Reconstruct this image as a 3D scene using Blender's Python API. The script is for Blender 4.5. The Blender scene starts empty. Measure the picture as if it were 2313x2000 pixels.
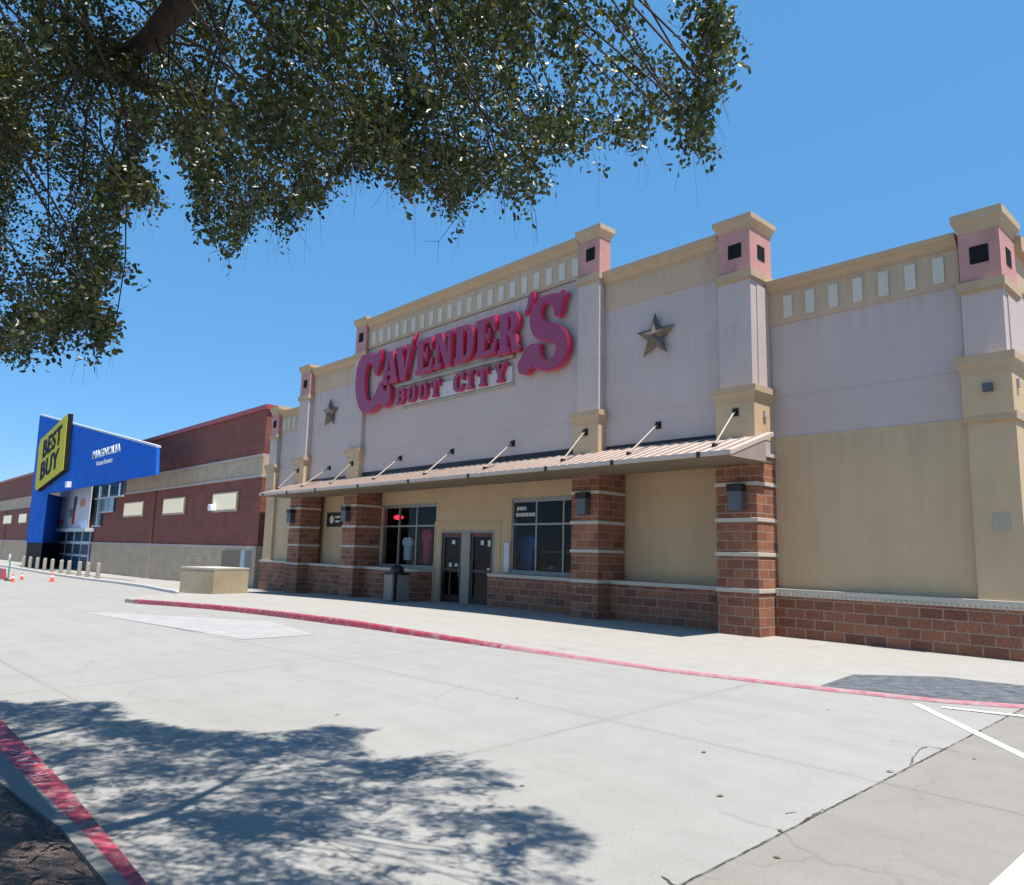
import bpy, bmesh, math, random
import numpy as np
from mathutils import Vector, Matrix
R = math.radians
random.seed(7)
rng = np.random.default_rng(11)
scene = bpy.context.scene
col = scene.collection

# ------------------------------------------------------------------ camera, world, sun, exposure
CAM_H = 1.6
RX = Vector((0.679345480260068, 0.7333511109690142, 0.026189052879595276))
UY = Vector((0.09044203860721368, -0.11909160397021001, 0.9887554943040135))
FW = Vector((-0.7282238365384567, 0.6693379848061183, 0.14723011238498676))
cd = bpy.data.cameras.new('camera')
cam = bpy.data.objects.new('camera', cd)
col.objects.link(cam)
M4 = Matrix((( RX.x, UY.x, -FW.x, 0), (RX.y, UY.y, -FW.y, 0), (RX.z, UY.z, -FW.z, CAM_H), (0, 0, 0, 1)))
cam.matrix_world = M4
cd.sensor_fit = 'HORIZONTAL'
cd.sensor_width = 36
cd.lens = 1682.5 / 2313 * 36
cd.clip_start = 0.05
cd.clip_end = 3000
scene.camera = cam

SUN = Vector((0.33, -0.008, 1.0)).normalized()
sun_el = math.asin(SUN.z)
world = bpy.data.worlds.new('World')
scene.world = world
world.use_nodes = True
wn = world.node_tree.nodes
wl = world.node_tree.links
wn.clear()
wo = wn.new('ShaderNodeOutputWorld')
wb = wn.new('ShaderNodeBackground')
ws = wn.new('ShaderNodeTexSky')
ws.sky_type = 'NISHITA'
ws.sun_disc = False
ws.sun_elevation = sun_el
ws.sun_rotation = math.atan2(SUN.x, SUN.y)
ws.altitude = 900
ws.air_density = 0.9
ws.dust_density = 0.0
ws.ozone_density = 3.5
wb.inputs['Strength'].default_value = 0.15
wh = wn.new('ShaderNodeHueSaturation'); wh.inputs['Saturation'].default_value = 1.15
wm = wn.new('ShaderNodeMix'); wm.data_type = 'RGBA'; wm.inputs[0].default_value = 0.68; wm.inputs[7].default_value = (0.52, 1.66, 3.28, 1)
wl.new(ws.outputs[0], wh.inputs['Color']); wl.new(wh.outputs[0], wm.inputs[6]); wl.new(wm.outputs[2], wb.inputs[0])
wl.new(wb.outputs[0], wo.inputs[0])

sd = bpy.data.lights.new('sun', 'SUN')
sd.energy = 5.0
sd.angle = R(0.53)
sd.color = (1.0, 0.95, 0.875)
so = bpy.data.objects.new('sun', sd)
col.objects.link(so)
so.rotation_euler = SUN.to_track_quat('Z', 'Y').to_euler()
so.location = (20, 0, 60)

scene.view_settings.view_transform = 'Standard'
scene.view_settings.look = 'None'
scene.view_settings.gamma = 1
scene.view_settings.exposure = 0.65
scene.cycles.max_bounces = 8
scene.cycles.transparent_max_bounces = 12
scene.cycles.use_denoising = True

# ------------------------------------------------------------------ projection helper (only used to shape the crown outline)
FPX, CX, CY = 1682.5, 1156.5, 1000.0
def project(P):
    d = P - np.array([0, 0, CAM_H])
    z = d @ np.array(FW)
    z = np.where(z < 0.05, 0.05, z)
    return CX + FPX * (d @ np.array(RX)) / z, CY - FPX * (d @ np.array(UY)) / z, d @ np.array(FW)

# ------------------------------------------------------------------ materials
def new_mat(name):
    m = bpy.data.materials.new(name)
    m.use_nodes = True
    nt = m.node_tree
    b = nt.nodes['Principled BSDF']
    return m, nt, b
def N(nt, t, **kw):
    n = nt.nodes.new(t)
    for k, v in kw.items():
        setattr(n, k, v)
    return n
def math_(nt, op, a, b=None, clamp=False):
    n = nt.nodes.new('ShaderNodeMath'); n.operation = op; n.use_clamp = clamp
    for i, v in enumerate((a, b)):
        if v is None: continue
        if isinstance(v, (int, float)): n.inputs[i].default_value = v
        else: nt.links.new(v, n.inputs[i])
    return n.outputs[0]
def mixc(nt, fac, a, b, mode='MIX'):
    n = nt.nodes.new('ShaderNodeMix'); n.data_type = 'RGBA'; n.blend_type = mode
    if isinstance(fac, (int, float)): n.inputs[0].default_value = fac
    else: nt.links.new(fac, n.inputs[0])
    for i, v in ((6, a), (7, b)):
        if isinstance(v, tuple): n.inputs[i].default_value = (*v[:3], 1)
        else: nt.links.new(v, n.inputs[i])
    return n.outputs[2]
def ramp(nt, src, stops):
    n = nt.nodes.new('ShaderNodeValToRGB')
    el = n.color_ramp.elements
    while len(el) > 1: el.remove(el[-1])
    el[0].position, el[0].color = stops[0][0], (*([stops[0][1]] * 3 if not isinstance(stops[0][1], tuple) else stops[0][1]), 1)
    for p, c in stops[1:]:
        e = el.new(p); e.color = (*([c] * 3 if not isinstance(c, tuple) else c), 1)
    nt.links.new(src, n.inputs[0])
    return n.outputs[0]
def noise(nt, vec, scale, detail=4, rough=0.6, dist=0):
    n = nt.nodes.new('ShaderNodeTexNoise')
    n.inputs['Scale'].default_value = scale; n.inputs['Detail'].default_value = detail
    n.inputs['Roughness'].default_value = rough; n.inputs['Distortion'].default_value = dist
    if vec is not None: nt.links.new(vec, n.inputs['Vector'])
    return n.outputs[0]
def worldpos(nt):
    return nt.nodes.new('ShaderNodeNewGeometry').outputs['Position']
def bump(nt, b, h, strength=0.3, dist=0.01):
    n = nt.nodes.new('ShaderNodeBump'); n.inputs['Strength'].default_value = strength; n.inputs['Distance'].default_value = dist
    nt.links.new(h, n.inputs['Height']); nt.links.new(n.outputs[0], b.inputs['Normal'])

def stucco(name, c, var=0.1, rough=0.9, streak=0.06, joints=None, drips=()):
    m, nt, b = new_mat(name)
    p = worldpos(nt)
    n1 = noise(nt, p, 0.5, 5, 0.65)
    sc = N(nt, 'ShaderNodeMapping'); sc.inputs['Scale'].default_value = (3.0, 3.0, 0.25); nt.links.new(p, sc.inputs[0])
    n2 = noise(nt, sc.outputs[0], 1.2, 5, 0.7)
    f1 = ramp(nt, n1, [(0.3, 1 - var), (0.7, 1 + var * 0.4)])
    f2 = ramp(nt, n2, [(0.35, 1 - streak), (0.6, 1.0)])
    x = mixc(nt, 1.0, c, f1, 'MULTIPLY'); x = mixc(nt, 1.0, x, f2, 'MULTIPLY')
    if drips:
        # rain streaks that start under each ledge and thin out downwards
        sp_ = N(nt, 'ShaderNodeSeparateXYZ'); nt.links.new(p, sp_.inputs[0])
        mp_ = N(nt, 'ShaderNodeMapping'); mp_.inputs['Scale'].default_value = (7.0, 7.0, 0.18); nt.links.new(p, mp_.inputs[0])
        dn = ramp(nt, noise(nt, mp_.outputs[0], 1.0, 4, 0.7), [(0.46, 0.0), (0.66, 1.0)])
        for z0, ln, k_ in drips:
            dz = math_(nt, 'SUBTRACT', z0, sp_.outputs[2])
            fa = math_(nt, 'SUBTRACT', 1.0, math_(nt, 'DIVIDE', dz, ln), True)
            on = math_(nt, 'GREATER_THAN', dz, 0.0)
            kk_ = math_(nt, 'MULTIPLY', math_(nt, 'MULTIPLY', math_(nt, 'MULTIPLY', fa, on), dn), k_)
            x = mixc(nt, kk_, x, tuple(v * 0.42 for v in c))
    if joints:
        # shallow horizontal panel joints at the given heights
        sep = N(nt, 'ShaderNodeSeparateXYZ'); nt.links.new(p, sep.inputs[0])
        for z in joints:
            d = math_(nt, 'ABSOLUTE', math_(nt, 'SUBTRACT', sep.outputs[2], z))
            k = math_(nt, 'LESS_THAN', d, 0.012)
            k = math_(nt, 'MULTIPLY', k, 0.28)
            x = mixc(nt, k, x, tuple(v * 0.45 for v in c))
    nt.links.new(x, b.inputs['Base Color'])
    b.inputs['Roughness'].default_value = rough
    bump(nt, b, noise(nt, p, 90, 3, 0.7), 0.25, 0.006)
    return m

def block(name, cA, cB, mortar, bw=0.405, bh=0.2, msize=0.012, rough=0.85, var=0.5):
    m, nt, b = new_mat(name)
    uv = N(nt, 'ShaderNodeUVMap')
    br = N(nt, 'ShaderNodeTexBrick')
    br.offset = 0.5; br.squash = 1
    br.inputs['Scale'].default_value = 1.0
    br.inputs['Brick Width'].default_value = bw; br.inputs['Row Height'].default_value = bh
    br.inputs['Mortar Size'].default_value = msize; br.inputs['Mortar Smooth'].default_value = 0.15
    br.inputs['Bias'].default_value = 0.0
    br.inputs['Color1'].default_value = (*cA, 1); br.inputs['Color2'].default_value = (*cB, 1)
    br.inputs['Mortar'].default_value = (*mortar, 1)
    wob = noise(nt, uv.outputs[0], 14, 2, 0.5)
    off = N(nt, 'ShaderNodeVectorMath'); off.operation = 'SCALE'
    nt.links.new(N(nt, 'ShaderNodeTexNoise').outputs['Color'], off.inputs[0]); off.inputs['Scale'].default_value = 0.0
    nt.links.new(uv.outputs[0], br.inputs['Vector'])
    n1 = noise(nt, uv.outputs[0], 26, 5, 0.75)
    n2 = noise(nt, uv.outputs[0], 1.3, 4, 0.6)
    f = ramp(nt, n1, [(0.3, 1 - var), (0.5, 1.0), (0.75, 1 + var * 0.9)])
    g = ramp(nt, n2, [(0.3, 0.84), (0.7, 1.1)])
    x = mixc(nt, 1.0, br.outputs['Color'], f, 'MULTIPLY'); x = mixc(nt, 1.0, x, g, 'MULTIPLY')
    nt.links.new(x, b.inputs['Base Color'])
    b.inputs['Roughness'].default_value = rough
    h = math_(nt, 'ADD', math_(nt, 'MULTIPLY', br.outputs['Fac'], -1.0), math_(nt, 'MULTIPLY', n1, 0.8))
    bump(nt, b, h, 0.55, 0.012)
    return m

def plain(name, c, rough=0.5, metal=0.0, var=0.08, scale=3.0, bmp=0.0, spec=None, coat=0):
    m, nt, b = new_mat(name)
    p = worldpos(nt)
    f = ramp(nt, noise(nt, p, scale, 5, 0.65), [(0.3, 1 - var), (0.7, 1 + var * 0.5)])
    nt.links.new(mixc(nt, 1.0, c, f, 'MULTIPLY'), b.inputs['Base Color'])
    r = ramp(nt, noise(nt, p, scale * 2.3, 3, 0.6), [(0.3, rough * 0.85), (0.7, min(1, rough * 1.15))])
    nt.links.new(r, b.inputs['Roughness'])
    b.inputs['Metallic'].default_value = metal
    if spec is not None: b.inputs['Specular IOR Level'].default_value = spec
    if coat: b.inputs['Coat Weight'].default_value = coat; b.inputs['Coat Roughness'].default_value = 0.08
    if bmp: bump(nt, b, noise(nt, p, scale * 12, 3, 0.6), bmp, 0.005)
    return m

def glass_mat(name, tint=(0.55, 0.62, 0.62), refl=1.0):
    m = bpy.data.materials.new(name); m.use_nodes = True
    nt = m.node_tree; nt.nodes.clear()
    o = N(nt, 'ShaderNodeOutputMaterial')
    t = N(nt, 'ShaderNodeBsdfTransparent'); t.inputs[0].default_value = (*tint, 1)
    g = N(nt, 'ShaderNodeBsdfGlossy'); g.inputs['Roughness'].default_value = 0.02; g.inputs[0].default_value = (0.9, 0.93, 1, 1)
    f = N(nt, 'ShaderNodeFresnel'); f.inputs[0].default_value = 1.5
    k = math_(nt, 'MULTIPLY', f.outputs[0], 1.7 * refl, True)
    mx = N(nt, 'ShaderNodeMixShader')
    nt.links.new(k, mx.inputs[0]); nt.links.new(t.outputs[0], mx.inputs[1]); nt.links.new(g.outputs[0], mx.inputs[2])
    nt.links.new(mx.outputs[0], o.inputs[0])
    return m

def emit(name, c, s):
    m, nt, b = new_mat(name)
    b.inputs['Base Color'].default_value = (*c, 1)
    b.inputs['Emission Color'].default_value = (*c, 1); b.inputs['Emission Strength'].default_value = s
    return m

def concrete(name, c, joints=True, warm=False):
    """cast slab pavement: fine aggregate, tyre smudges, sawn joints and hairline cracks"""
    m, nt, b = new_mat(name)
    p = worldpos(nt)
    sep = N(nt, 'ShaderNodeSeparateXYZ'); nt.links.new(p, sep.inputs[0])
    X, Y = sep.outputs[0], sep.outputs[1]
    big = noise(nt, p, 0.35, 5, 0.6)
    mid = noise(nt, p, 2.2, 6, 0.7)
    fine = noise(nt, p, 60, 3, 0.8)
    grit = noise(nt, p, 260, 2, 0.6)
    st = N(nt, 'ShaderNodeMapping'); st.inputs['Scale'].default_value = (0.10, 1.6, 1); nt.links.new(p, st.inputs[0])
    streaks = noise(nt, st.outputs[0], 1.5, 5, 0.65)
    x = mixc(nt, 1.0, c, ramp(nt, big, [(0.3, (0.955, 0.95, 0.94)), (0.7, (1.02, 1.02, 1.02))]), 'MULTIPLY')
    x = mixc(nt, 1.0, x, ramp(nt, mid, [(0.25, 0.92), (0.6, 1.03)]), 'MULTIPLY')
    x = mixc(nt, 1.0, x, ramp(nt, fine, [(0.2, 0.80), (0.55, 1.04)]), 'MULTIPLY')
    x = mixc(nt, 1.0, x, ramp(nt, grit, [(0.25, 0.86), (0.6, 1.03)]), 'MULTIPLY')
    x = mixc(nt, 1.0, x, ramp(nt, streaks, [(0.3, (0.955, 0.95, 0.945)), (0.55, 1.0)]), 'MULTIPLY')
    # faint tyre tracks running along the drive
    tw_ = math_(nt, 'ADD', Y, math_(nt, 'MULTIPLY', noise(nt, p, 0.22, 2, 0.5), 2.4))
    for y0_ in (4.55, 6.15, 8.0):
        dt = math_(nt, 'ABSOLUTE', math_(nt, 'SUBTRACT', tw_, y0_))
        f_ = math_(nt, 'SUBTRACT', 1.0, math_(nt, 'DIVIDE', dt, 0.17), True)
        f_ = math_(nt, 'MULTIPLY', math_(nt, 'MULTIPLY', f_, 0.16), ramp(nt, streaks, [(0.4, 0.0), (0.6, 1.0)]))
        x = mixc(nt, f_, x, tuple(v * 0.5 for v in c))
    # small dark stains
    spots = noise(nt, p, 5.5, 2, 0.4)
    x = mixc(nt, ramp(nt, spots, [(0.74, 0.0), (0.80, 0.35)]), x, tuple(v * 0.55 for v in c))
    # oil / gum specks
    vor = N(nt, 'ShaderNodeTexVoronoi'); vor.inputs['Scale'].default_value = 1.35; nt.links.new(p, vor.inputs['Vector'])
    gum = ramp(nt, vor.outputs['Distance'], [(0.0, 0.75), (0.022, 0.6), (0.034, 0.0)])
    rnd = N(nt, 'ShaderNodeSeparateColor'); nt.links.new(vor.outputs['Color'], rnd.inputs[0])
    gum = math_(nt, 'MULTIPLY', gum, math_(nt, 'GREATER_THAN', rnd.outputs[0], 0.62))
    x = mixc(nt, gum, x, (0.10, 0.095, 0.09))
    if joints:
        wn1 = math_(nt, 'MULTIPLY', math_(nt, 'SUBTRACT', noise(nt, p, 7, 4, 0.6), 0.5), 0.022)
        # lines along Y, slightly skewed: x + 0.08*y = -4.55 + 2.6 k
        xs = math_(nt, 'ADD', math_(nt, 'ADD', X, math_(nt, 'MULTIPLY', Y, 0.085)), wn1)
        def line(v, c0, w):
            d = math_(nt, 'ABSOLUTE', math_(nt, 'SUBTRACT', v, c0))
            return math_(nt, 'SUBTRACT', 1.0, math_(nt, 'DIVIDE', d, w), True)
        def period(v, c0, per, w):
            a = math_(nt, 'DIVIDE', math_(nt, 'SUBTRACT', v, c0), per)
            fr = math_(nt, 'SUBTRACT', a, math_(nt, 'ROUND', a))
            d = math_(nt, 'MULTIPLY', math_(nt, 'ABSOLUTE', fr), per)
            return math_(nt, 'SUBTRACT', 1.0, math_(nt, 'DIVIDE', d, w), True)
        ys = math_(nt, 'ADD', math_(nt, 'SUBTRACT', Y, math_(nt, 'MULTIPLY', X, 0.02)), wn1)
        brk = ramp(nt, noise(nt, p, 1.1, 3, 0.6), [(0.3, 0.35), (0.6, 1.0)])
        j = math_(nt, 'MAXIMUM', period(xs, -4.52, 5.2, 0.012), period(ys, 2.37, 3.73, 0.012))
        j = math_(nt, 'MULTIPLY', math_(nt, 'MULTIPLY', j, 0.75), brk)
        x = mixc(nt, j, x, (0.09, 0.085, 0.08))
        # dirt beside the joints
        jd = math_(nt, 'MAXIMUM', period(xs, -4.52, 5.2, 0.11), period(ys, 2.37, 3.73, 0.11))
        x = mixc(nt, math_(nt, 'MULTIPLY', jd, 0.16), x, (0.2, 0.19, 0.17))
        # the open construction joint, with the older browner slab beyond it
        cw = math_(nt, 'MULTIPLY', math_(nt, 'SUBTRACT', noise(nt, p, 9, 5, 0.7), 0.5), 0.028)
        xc = math_(nt, 'ADD', math_(nt, 'ADD', X, math_(nt, 'MULTIPLY', Y, 0.028)), cw)
        old = math_(nt, 'GREATER_THAN', xc, -2.245)
        x = mixc(nt, old, x, mixc(nt, 1.0, x, (0.83, 0.79, 0.75), 'MULTIPLY'))
        pit = ramp(nt, noise(nt, p, 33, 2, 0.7), [(0.66, 0.0), (0.72, 0.5)])
        x = mixc(nt, math_(nt, 'MULTIPLY', pit, old), x, (0.2, 0.18, 0.16))
        g = line(xc, -2.245, 0.015)
        g = math_(nt, 'MULTIPLY', g, ramp(nt, noise(nt, p, 3.4, 4, 0.7), [(0.35, 0.25), (0.55, 1.0)]))
        x = mixc(nt, math_(nt, 'MULTIPLY', g, 1.4, True), x, (0.03, 0.027, 0.025))
    # hairline cracks
    vc = N(nt, 'ShaderNodeTexVoronoi'); vc.feature = 'DISTANCE_TO_EDGE'; vc.inputs['Scale'].default_value = 0.33
    wv = N(nt, 'ShaderNodeTexNoise'); wv.inputs['Scale'].default_value = 2.5; wv.inputs['Detail'].default_value = 5; nt.links.new(p, wv.inputs['Vector'])
    ad = N(nt, 'ShaderNodeVectorMath'); ad.operation = 'MULTIPLY_ADD'
    nt.links.new(wv.outputs['Color'], ad.inputs[0]); ad.inputs[1].default_value = (0.5, 0.5, 0); nt.links.new(p, ad.inputs[2])
    nt.links.new(ad.outputs[0], vc.inputs['Vector'])
    ck = ramp(nt, vc.outputs['Distance'], [(0.0, 0.4), (0.0025, 0.3), (0.005, 0.0)])
    ck = math_(nt, 'MULTIPLY', ck, ramp(nt, noise(nt, p, 0.6, 3, 0.5), [(0.5, 0.0), (0.62, 1.0)]))
    x = mixc(nt, ck, x, (0.12, 0.11, 0.10))
    nt.links.new(x, b.inputs['Base Color'])
    b.inputs['Roughness'].default_value = 0.92
    b.inputs['Specular IOR Level'].default_value = 0.25
    hh = math_(nt, 'ADD', fine, math_(nt, 'MULTIPLY', grit, 0.6))
    bump(nt, b, hh, 0.35, 0.004)
    return m

def worn_paint(name, c, under, lo=0.42, hi=0.52, keep=1.0, rough=0.7):
    m, nt, b = new_mat(name)
    p = worldpos(nt)
    n = noise(nt, p, 6, 6, 0.75)
    fine = noise(nt, p, 70, 3, 0.8)
    k = math_(nt, 'ADD', math_(nt, 'MULTIPLY', n, 0.7), math_(nt, 'MULTIPLY', fine, 0.3))
    f = ramp(nt, k, [(lo, 0.0), (hi, keep)])
    u = mixc(nt, 1.0, under, ramp(nt, fine, [(0.3, 0.85), (0.7, 1.05)]), 'MULTIPLY')
    cc = mixc(nt, 1.0, c, ramp(nt, noise(nt, p, 2.0, 4, 0.6), [(0.3, 0.85), (0.7, 1.1)]), 'MULTIPLY')
    nt.links.new(mixc(nt, f, u, cc), b.inputs['Base Color'])
    b.inputs['Roughness'].default_value = rough
    return m

LAV, TAN, BEIGE = (0.515, 0.418, 0.378), (0.43, 0.335, 0.20), (0.40, 0.32, 0.225)
M = {}
M['white_stucco'] = stucco('white_stucco', LAV, 0.07, streak=0.04, joints=(5.22,), drips=((9.26, 1.1, .22), (8.16, 1.0, .22), (6.90, .9, .22)))
M['tan'] = stucco('tan_stucco', (0.52, 0.375, 0.245), 0.09, drips=((10.05, .6, .3), (8.80, .5, .3), (7.62, .5, .3), (5.1, .7, .3)))
M['tan_dark'] = stucco('tan_cornice', (0.47, 0.335, 0.205), 0.08)
M['beige'] = stucco('beige_stucco', (0.56, 0.40, 0.235), 0.10, streak=0.07, drips=((4.25, .8, .2),))
M['dentil'] = stucco('dentil_white', (0.58, 0.53, 0.44), 0.05)
M['pink'] = block('pink_tile', (0.52, 0.255, 0.215), (0.49, 0.235, 0.205), (0.53, 0.30, 0.25), 0.3, 0.1, 0.005, var=0.15)
M['cmu'] = block('split_face_block', (0.32, 0.125, 0.060), (0.17, 0.062, 0.038), (0.31, 0.21, 0.155), 0.405, 0.2, 0.014, var=0.55)
M['band'] = stucco('cast_stone', (0.52, 0.465, 0.39), 0.12)
M['brick'] = block('red_brick', (0.235, 0.066, 0.043), (0.19, 0.053, 0.037), (0.20, 0.09, 0.075), 0.4, 0.2, 0.012, var=0.3)
M['brick_tan'] = block('tan_block', (0.50, 0.385, 0.26), (0.47, 0.355, 0.24), (0.42, 0.325, 0.235), 0.4, 0.2, 0.01, var=0.15)
M['trim'] = stucco('pale_trim', (0.46, 0.375, 0.35), 0.08)
M['red_metal'] = plain('red_metal', (0.36, 0.045, 0.045), 0.45)
M['blue'] = plain('blue_panel', (0.010, 0.125, 0.56), 0.8, spec=0.12, var=0.06, scale=0.6)
M['black'] = plain('black_tile', (0.012, 0.014, 0.015), 0.7, spec=0.1)
M['yellow'] = plain('yellow_acrylic', (0.62, 0.52, 0.012), 0.6, spec=0.2)
M['black_letter'] = plain('black_letter', (0.015, 0.02, 0.05), 0.7, spec=0.1)
M['white_letter'] = plain('white_letter', (0.8, 0.8, 0.8), 0.4)
M['canopy'] = plain('canopy_metal', (0.52, 0.42, 0.36), 0.55, 0.0, var=0.12, scale=2.0)
M['canopy_rib'] = plain('canopy_rib', (0.40, 0.32, 0.275), 0.42, 0.15)
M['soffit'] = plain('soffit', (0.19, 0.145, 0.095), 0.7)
M['rod'] = plain('rod_metal', (0.30, 0.255, 0.21), 0.5, 0.2)
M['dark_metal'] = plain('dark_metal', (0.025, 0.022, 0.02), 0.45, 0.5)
M['lamp'] = plain('lamp_metal', (0.10, 0.105, 0.12), 0.45, 0.3)
M['alu'] = plain('aluminium_frame', (0.30, 0.29, 0.27), 0.45, 0.3)
M['frame_tan'] = plain('frame_tan', (0.30, 0.265, 0.215), 0.5)
M['door'] = plain('door_brown', (0.035, 0.018, 0.014), 0.45)
M['door_red'] = plain('door_header', (0.12, 0.015, 0.015), 0.45)
M['glass'] = glass_mat('store_glass', (0.78, 0.84, 0.86), refl=0.22)
M['bbglass'] = plain('tinted_glass', (0.05, 0.12, 0.17), 0.12, 0.0, var=0.3, scale=0.5, spec=0.8)
M['interior'] = plain('interior_grey', (0.018, 0.014, 0.012), 0.95, spec=0.1)
M['interior_floor'] = plain('interior_floor', (0.03, 0.024, 0.02), 0.8)
M['shelf'] = plain('shelf_wood', (0.16, 0.09, 0.045), 0.6)
M['crimson'] = plain('crimson_return', (0.52, 0.008, 0.05), 0.28, coat=0.6, var=0.05)
M['magenta'] = plain('sign_face', (0.27, 0.035, 0.095), 0.42, var=0.08)
M['race'] = plain('raceway', (0.36, 0.31, 0.25), 0.6)
M['race_white'] = plain('sign_backer', (0.54, 0.48, 0.46), 0.7)
M['bronze'] = plain('star_bronze', (0.15, 0.12, 0.085), 0.5, 0.25, var=0.35, scale=4)
M['road'] = concrete('slab_concrete', (0.300, 0.291, 0.272))
M['walk'] = concrete('sidewalk_concrete', (0.335, 0.318, 0.287), joints=False)
M['white_kerb'] = worn_paint('white_kerb_paint', (0.46, 0.44, 0.41), (0.34, 0.32, 0.30), 0.30, 0.45, 0.9)
M['red_paint'] = worn_paint('red_kerb_paint', (0.34, 0.014, 0.045), (0.33, 0.28, 0.26), 0.36, 0.50, 0.92)
M['pink_paint'] = worn_paint('faded_red_paint', (0.42, 0.06, 0.11), (0.37, 0.33, 0.31), 0.38, 0.56, 0.8)
M['white_paint'] = worn_paint('white_marking', (0.55, 0.55, 0.545), (0.34, 0.33, 0.31), 0.33, 0.46, 0.94)
M['fade_white'] = worn_paint('faded_letters', (0.5, 0.42, 0.45), (0.5, 0.2, 0.22), 0.38, 0.52, 0.9)
M['lettering'] = worn_paint('kerb_lettering', (0.42, 0.34, 0.38), (0.36, 0.03, 0.06), 0.40, 0.56, 0.75)
M['ramp'] = worn_paint('ramp_pad', (0.040, 0.048, 0.060), (0.155, 0.165, 0.18), 0.40, 0.60, 0.95)
M['patch'] = worn_paint('pale_patch', (0.37, 0.36, 0.345), (0.31, 0.30, 0.28), 0.32, 0.56, 0.9)
M['kerb'] = concrete('kerb_concrete', (0.24, 0.235, 0.22), joints=False)
M['bollard'] = plain('bollard_grey', (0.30, 0.27, 0.22), 0.6)
M['orange'] = plain('cone_orange', (0.75, 0.09, 0.035), 0.5)
M['stone'] = stucco('wall_stone', (0.42, 0.34, 0.22), 0.25)
M['bin'] = plain('bin_aggregate', (0.26, 0.225, 0.185), 0.85, var=0.3, scale=25, bmp=0.4)
M['plastic_black'] = plain('black_plastic', (0.012, 0.012, 0.012), 0.4)
M['paper'] = plain('paper', (0.62, 0.62, 0.60), 0.7)
M['cloth_blue'] = plain('pale_blue_cloth', (0.50, 0.62, 0.80), 0.8)
M['cloth_deep'] = plain('blue_cloth', (0.05, 0.16, 0.50), 0.8)
M['cloth_red'] = plain('red_cloth', (0.50, 0.03, 0.05), 0.8)
M['red_lit'] = emit('red_lit_sign', (1.0, 0.02, 0.05), 1.6)
M['panel_cream'] = plain('cream_panel', (0.80, 0.72, 0.50), 0.6)
M['panel_cream'].node_tree.nodes['Principled BSDF'].inputs['Emission Color'].default_value = (1, .88, .6, 1)
M['panel_cream'].node_tree.nodes['Principled BSDF'].inputs['Emission Strength'].default_value = 0.16
M['panel_frame'] = plain('panel_frame', (0.40, 0.32, 0.25), 0.6)
M['bark'] = plain('bark', (0.060, 0.043, 0.033), 0.95, var=0.4, scale=9, bmp=0.8)
M['twig'] = plain('twig', (0.075, 0.06, 0.05), 0.95)
M['tag_green'] = plain('teal_print', (0.03, 0.30, 0.26), 0.6)
M['tag_red'] = plain('red_print', (0.5, 0.03, 0.05), 0.6)
M['tag_grey'] = plain('grey_print', (0.40, 0.45, 0.50), 0.6)
M['tag_light'] = plain('light_print', (0.50, 0.55, 0.60), 0.6)
M['tag_dark'] = plain('dark_print', (0.05, 0.06, 0.08), 0.6)
M['tag_orange'] = plain('orange_print', (0.5, 0.25, 0.14), 0.6)

def leaf_mat():
    m, nt, b = new_mat('oak_leaf')
    at = N(nt, 'ShaderNodeAttribute'); at.attribute_name = 'tint'
    x = ramp(nt, at.outputs['Fac'], [(0.0, (0.020, 0.033, 0.012)), (0.5, (0.048, 0.056, 0.016)), (0.85, (0.095, 0.098, 0.028)), (1.0, (0.15, 0.10, 0.04))])
    nt.links.new(x, b.inputs['Base Color'])
    b.inputs['Roughness'].default_value = 0.38
    b.inputs['Specular IOR Level'].default_value = 0.55
    tr = N(nt, 'ShaderNodeBsdfTranslucent')
    y = mixc(nt, 1.0, x, (1.5, 1.7, 0.7), 'MULTIPLY'); nt.links.new(y, tr.inputs[0])
    mx = N(nt, 'ShaderNodeMixShader'); mx.inputs[0].default_value = 0.30
    o = nt.nodes['Material Output']
    nt.links.new(b.outputs[0], mx.inputs[1]); nt.links.new(tr.outputs[0], mx.inputs[2]); nt.links.new(mx.outputs[0], o.inputs[0])
    return m
M['leaf'] = leaf_mat()
def mulch_mat():
    m, nt, b = new_mat('mulch')
    p = worldpos(nt)
    mp = N(nt, 'ShaderNodeMapping'); mp.inputs['Scale'].default_value = (1, 2.2, 1); mp.inputs['Rotation'].default_value = (0, 0, 0.5); nt.links.new(p, mp.inputs[0])
    n = noise(nt, mp.outputs[0], 42, 6, 0.8)
    x = ramp(nt, n, [(0.3, (0.07, 0.05, 0.042)), (0.5, (0.24, 0.17, 0.14)), (0.62, (0.38, 0.29, 0.24)), (0.75, (0.55, 0.46, 0.38))])
    nt.links.new(x, b.inputs['Base Color']); b.inputs['Roughness'].default_value = 1
    bump(nt, b, n, 1.0, 0.04)
    return m
M['mulch'] = mulch_mat()

# ------------------------------------------------------------------ mesh helpers
def tag(o, label=None, cat=None, group=None, kind=None):
    if label: o['label'] = label
    if cat: o['category'] = cat
    if group: o['group'] = group
    if kind: o['kind'] = kind
    return o
def empty(name, loc=(0, 0, 0)):
    o = bpy.data.objects.new(name, None); col.objects.link(o); o.location = loc
    o.empty_display_size = 0.3
    return o

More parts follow.
